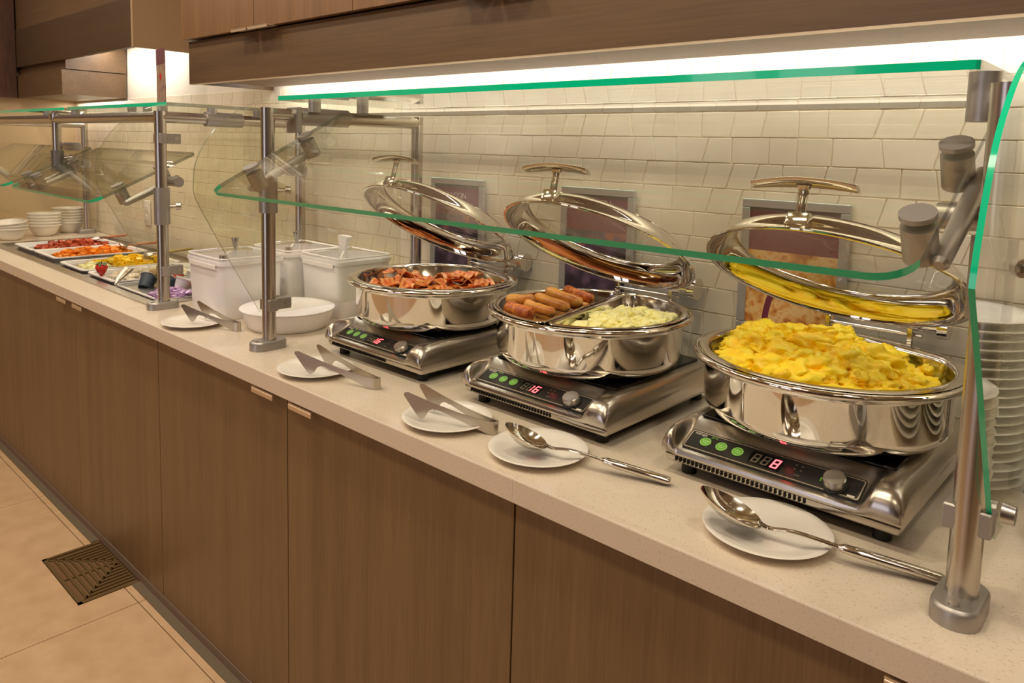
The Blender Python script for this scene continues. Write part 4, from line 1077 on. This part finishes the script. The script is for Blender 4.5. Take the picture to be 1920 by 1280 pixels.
def tray(x0, x1, y0, y1, z, label):
    o = thing('fruit_tray', label, 'tray', ((x0 + x1) / 2, (y0 + y1) / 2, H + z), 0, 'white trays in the cold well')
    w, d = (x1 - x0) / 2, (y1 - y0) / 2; L = []
    for k, zz in ((0.80, -0.052), (0.84, -0.054), (0.93, -0.006), (1.0, -0.001), (1.0, 0.003), (0.995, 0.0045), (0.90, 0.0035), (0.85, -0.020), (0.80, -0.046)):
        L.append([p + (zz,) for p in rrect(-w * k, w * k, -d * (1 - (1 - k) * w / d * 1.0), d * (1 - (1 - k) * w / d), 0.03 * k, 5)])
    MB().loft(L, cap0=True, cap1=True).build('pan', 'melamine', o)
    return (x0 + x1) / 2, (y0 + y1) / 2
rf = random.Random(5)
def cubes(name, cx, cy, w, d, z, hgt, n, size, material, label, cat, skip=lambda x, y: False):
    mb = MB()
    for k in range(n):
        x, y = rf.uniform(-w, w), rf.uniform(-d, d)
        if skip(x, y): continue
        hh = hgt * (1 - abs(x / w) ** 2 * 0.6) * (1 - abs(y / d) ** 3 * 0.5)
        zz = rf.uniform(0.15, 1.0) * hh
        b = bmesh.new(); bmesh.ops.create_cube(b, size=size * rf.uniform(0.7, 1.2))
        R = Matrix.Rotation(rf.random() * 6, 3, 'Z') @ Matrix.Rotation(rf.uniform(-.7, .7), 3, 'X')
        for v in b.verts: v.co = R @ Vector((v.co.x * rf.uniform(.9, 1.2), v.co.y, v.co.z * .8)) + Vector((x, y, zz))
        bmesh.ops.bevel(b, geom=b.edges[:], offset=size * 0.12, segments=1, affect='EDGES')
        mb.bm(b)
    o = mb.build(name, material, None, (cx, cy, z)); tag(o, label, cat, kind='stuff'); return o
cx, cy = tray(-4.425, -4.110, 0.170, 0.585, 0.010, 'white tray of diced red tomato, first beside the bowls')
cubes('diced_tomato', cx + 0.01, cy + 0.02, 0.085, 0.150, H - 0.020, 0.046, 330, 0.020, 'salsa', 'diced red tomato heaped in the white tray beside the bowls', 'tomato')
cx, cy = tray(-4.102, -3.780, 0.170, 0.585, 0.010, 'white tray of orange melon, second from the bowls')
cubes('melon_cubes', cx + 0.01, cy + 0.01, 0.088, 0.150, H - 0.020, 0.044, 260, 0.024, 'melon', 'orange melon pieces heaped in the second white tray', 'melon')
cx, cy = tray(-3.715, -3.400, 0.165, 0.580, 0.003, 'white tray of yellow pineapple past the wide steel gap')
cubes('pineapple_chunks', cx - 0.01, cy + 0.03, 0.090, 0.150, H - 0.026, 0.046, 240, 0.025, 'pineapple', 'yellow pineapple chunks in the third white tray', 'pineapple', lambda x, y: y < -0.07 and x > 0.02)
cubes('pale_fruit', cx + 0.03, cy - 0.12, 0.065, 0.045, H - 0.022, 0.036, 60, 0.024, 'honeydew', 'pale green melon pieces at the front of the pineapple tray', 'fruit')
cx, cy = tray(-3.370, -3.065, 0.165, 0.580, 0.003, 'white tray of pale honeydew behind the slim post')
cubes('honeydew_chunks', cx, cy, 0.088, 0.150, H - 0.026, 0.042, 240, 0.025, 'whitefruit', 'pale honeydew chunks in the fourth white tray', 'fruit')
# ice section with cups and fruit
ib = thing('ice_pan', 'white pan of ice holding cups and berries next to the white bin', 'pan', (-2.835, 0.390, H), 0)
w, d = 0.205, 0.235
MB().loft([[p + (zz,) for p in rrect(-w * k, w * k, -d * k, d * k, 0.02, 4)] for k, zz in ((0.9, -0.075), (0.97, -0.003), (1.0, 0.0), (1.0, 0.004), (0.96, 0.004), (0.93, -0.03))], cap0=True, cap1=True).build('pan', 'melamine', ib)
mb = MB()
for k in range(170): lump(mb, (-2.835 + rf.uniform(-0.175, 0.175), 0.390 + rf.uniform(-0.205, 0.205), H - 0.028 + rf.uniform(0, 0.010)), rf.uniform(0.010, 0.017), rf, (1, 1, .8), 1, 0.3)
tag(mb.build('crushed_ice', 'foil_white', angle=20), 'crushed ice lying in the white pan around the cups', 'ice', kind='stuff')
mb = MB()
for k in range(46): lump(mb, (-2.715 + rf.uniform(-0.072, 0.072), 0.230 + rf.uniform(-0.055, 0.05), H + 0.002 + rf.uniform(0, 0.012)), rf.uniform(0.012, 0.020), rf, (1.2, 1, .6), 2, 0.4)
tag(mb.build('lilac_wrapping', 'purple', angle=40), 'crumpled lilac wrapping on the ice near the post', 'wrapping', kind='stuff')
def cup(x, y, z, tx, ty, side, label):
    o = thing('yogurt_cup', label, 'cup', (x, y, z), 0.4, 'small cups on the ice'); o.rotation_euler = (tx, ty, 0.3)
    MB().lathe([(0.0, 0.0), (0.022, 0.0), (0.024, 0.002), (0.031, 0.050), (0.033, 0.052), (0.033, 0.054), (0.0, 0.054)], 24).build('pot', side, o)
    MB().cyl((0, 0, 0.0543), (0, 0, 0.0552), 0.0335, n=24).build('foil_cover', 'foil_white', o)
for a in ((-2.955, 0.235, H - .012, -.7, -.3, 'foil_blue', 'tipped cup with a navy side at the front of the ice pan'), (-2.890, 0.290, H - .010, -.5, .4, 'foil_blue', 'tipped cup with a navy side second from the front of the ice'),
          (-2.790, 0.300, H - .010, -.3, .2, 'foil_white', 'white cup behind the lilac wrapping'), (-2.740, 0.350, H - .008, .3, .5, 'foil_pink', 'cup with a pink side beside the white bin'),
          (-2.850, 0.390, H - .010, -.2, -.2, 'foil_white', 'white cup in the middle of the ice pan'), (-2.700, 0.420, H - .008, .2, .3, 'foil_pink', 'pink cup at the back of the ice next to the bin'),
          (-2.930, 0.420, H - .010, 0, .1, 'foil_white', 'white cup near the honeydew tray'), (-2.780, 0.480, H - .010, .1, .1, 'foil_white', 'white cup at the back of the ice pan')): cup(*a)
def strawberry(x, y, z, rx, label, s=1.0):
    o = thing('strawberry', label, 'strawberry', (x, y, z), 0.3, 'whole strawberries on the cold well'); o.rotation_euler = (rx, 0.2, 0.4)
    MB().lathe([(0.0, -0.026 * s), (0.006 * s, -0.023 * s), (0.015 * s, -0.006 * s), (0.0185 * s, 0.006 * s), (0.015 * s, 0.015 * s), (0.006 * s, 0.018 * s), (0.0, 0.018 * s)], 18).build('berry', 'strawberry', o, angle=60)
    mb = MB()
    for k in range(6):
        q = k * pi / 3; u = Vector((cos(q), sin(q), 0)); v = Vector((-sin(q), cos(q), 0))
        mb.add([tuple(u * 0.002 * s + Vector((0, 0, 0.019 * s))), tuple(u * 0.011 * s + v * 0.005 * s + Vector((0, 0, 0.021 * s))), tuple(u * 0.019 * s + Vector((0, 0, 0.016 * s))), tuple(u * 0.011 * s - v * 0.005 * s + Vector((0, 0, 0.021 * s)))], [(0, 1, 2, 3)])
    mb.cyl((0, 0, 0.018 * s), (0.002, 0, 0.028 * s), 0.0015, n=6)
    mb.build('leafy_cap', 'leaf', o)
strawberry(-3.222, 0.176, H + 0.036, 0.2, 'red strawberry sitting at the front edge of the honeydew tray', 1.25)
strawberry(-2.925, 0.500, H + 0.030, -1.0, 'red strawberry at the back of the ice beside the bin', 1.3)
strawberry(-2.930, 0.295, H + 0.034, 1.2, 'red strawberry on its side above the navy cups', 1.1)
strawberry(-2.885, 0.330, H + 0.034, -1.3, 'red strawberry next to the one lying above the navy cups', 1.1)
strawberry(-2.690, 0.330, H + 0.040, 0.6, 'red strawberry pressed against the white bin', 1.0)
def serving_tool(p0, p1, p2, mth, label, blade='steel'):
    o = thing('serving_tool', label, 'spoon', p0, 0); P0 = Vector(p0); a, b = Vector(p1) - P0, Vector(p2) - P0
    mb = MB(); lump(mb, (0, 0, 0), 0.026, rf, (1.3, .9, .35), 2, 0.05); mb.build('blade', blade, o)
    MB().tube([(0, 0, 0.002), tuple(a)], [0.006, 0.005], 8).build('neck', 'steel', o)
    MB().tube([tuple(a), tuple(a.lerp(b, .2)), tuple(b.lerp(a, .1)), tuple(b)], [0.006, 0.010, 0.010, 0.005], 10, flat=.6).build('handle', mth, o)
serving_tool((-4.24, 0.500, H + .034), (-4.19, 0.535, H + .044), (-4.10, 0.600, H + .060), 'tool_wood', 'serving spoon with a reddish handle in the tomato tray', 'melamine')
serving_tool((-3.88, 0.500, H + .036), (-3.80, 0.530, H + .048), (-3.655, 0.600, H + .070), 'tool_wood', 'serving spoon with a tan handle in the melon tray')
serving_tool((-3.52, 0.480, H + .034), (-3.46, 0.520, H + .046), (-3.34, 0.600, H + .072), 'tool_olive', 'serving spoon with an olive handle in the pineapple tray')
serving_tool((-2.93, 0.560, H + .020), (-2.90, 0.600, H + .045), (-2.80, 0.660, H + .115), 'tool_black', 'serving spoon with a black handle standing beside the white bin')
o = thing('small_tongs', 'small steel tongs standing at the front edge of the cold well', 'tongs', (-3.005, 0.150, H + 0.006))
for sx in (-1, 1):
    MB().tube([(0, 0, 0.0), (sx * 0.018, 0.015, 0.022), (sx * 0.030 + 0.01, 0.05, 0.060)], [0.005, 0.008, 0.010], 8, flat=.3).build('arm', 'steel', o)
o = thing('wrapped_pastry', 'tan wrapped pastry lying at the front of the ice pan', 'pastry', (-2.985, 0.318, H + 0.020), 0.3)
MB().rbox(-0.055, 0.055, -0.022, 0.022, 0.0, 0.028, 0.008, 2).build('crust', 'card', o)
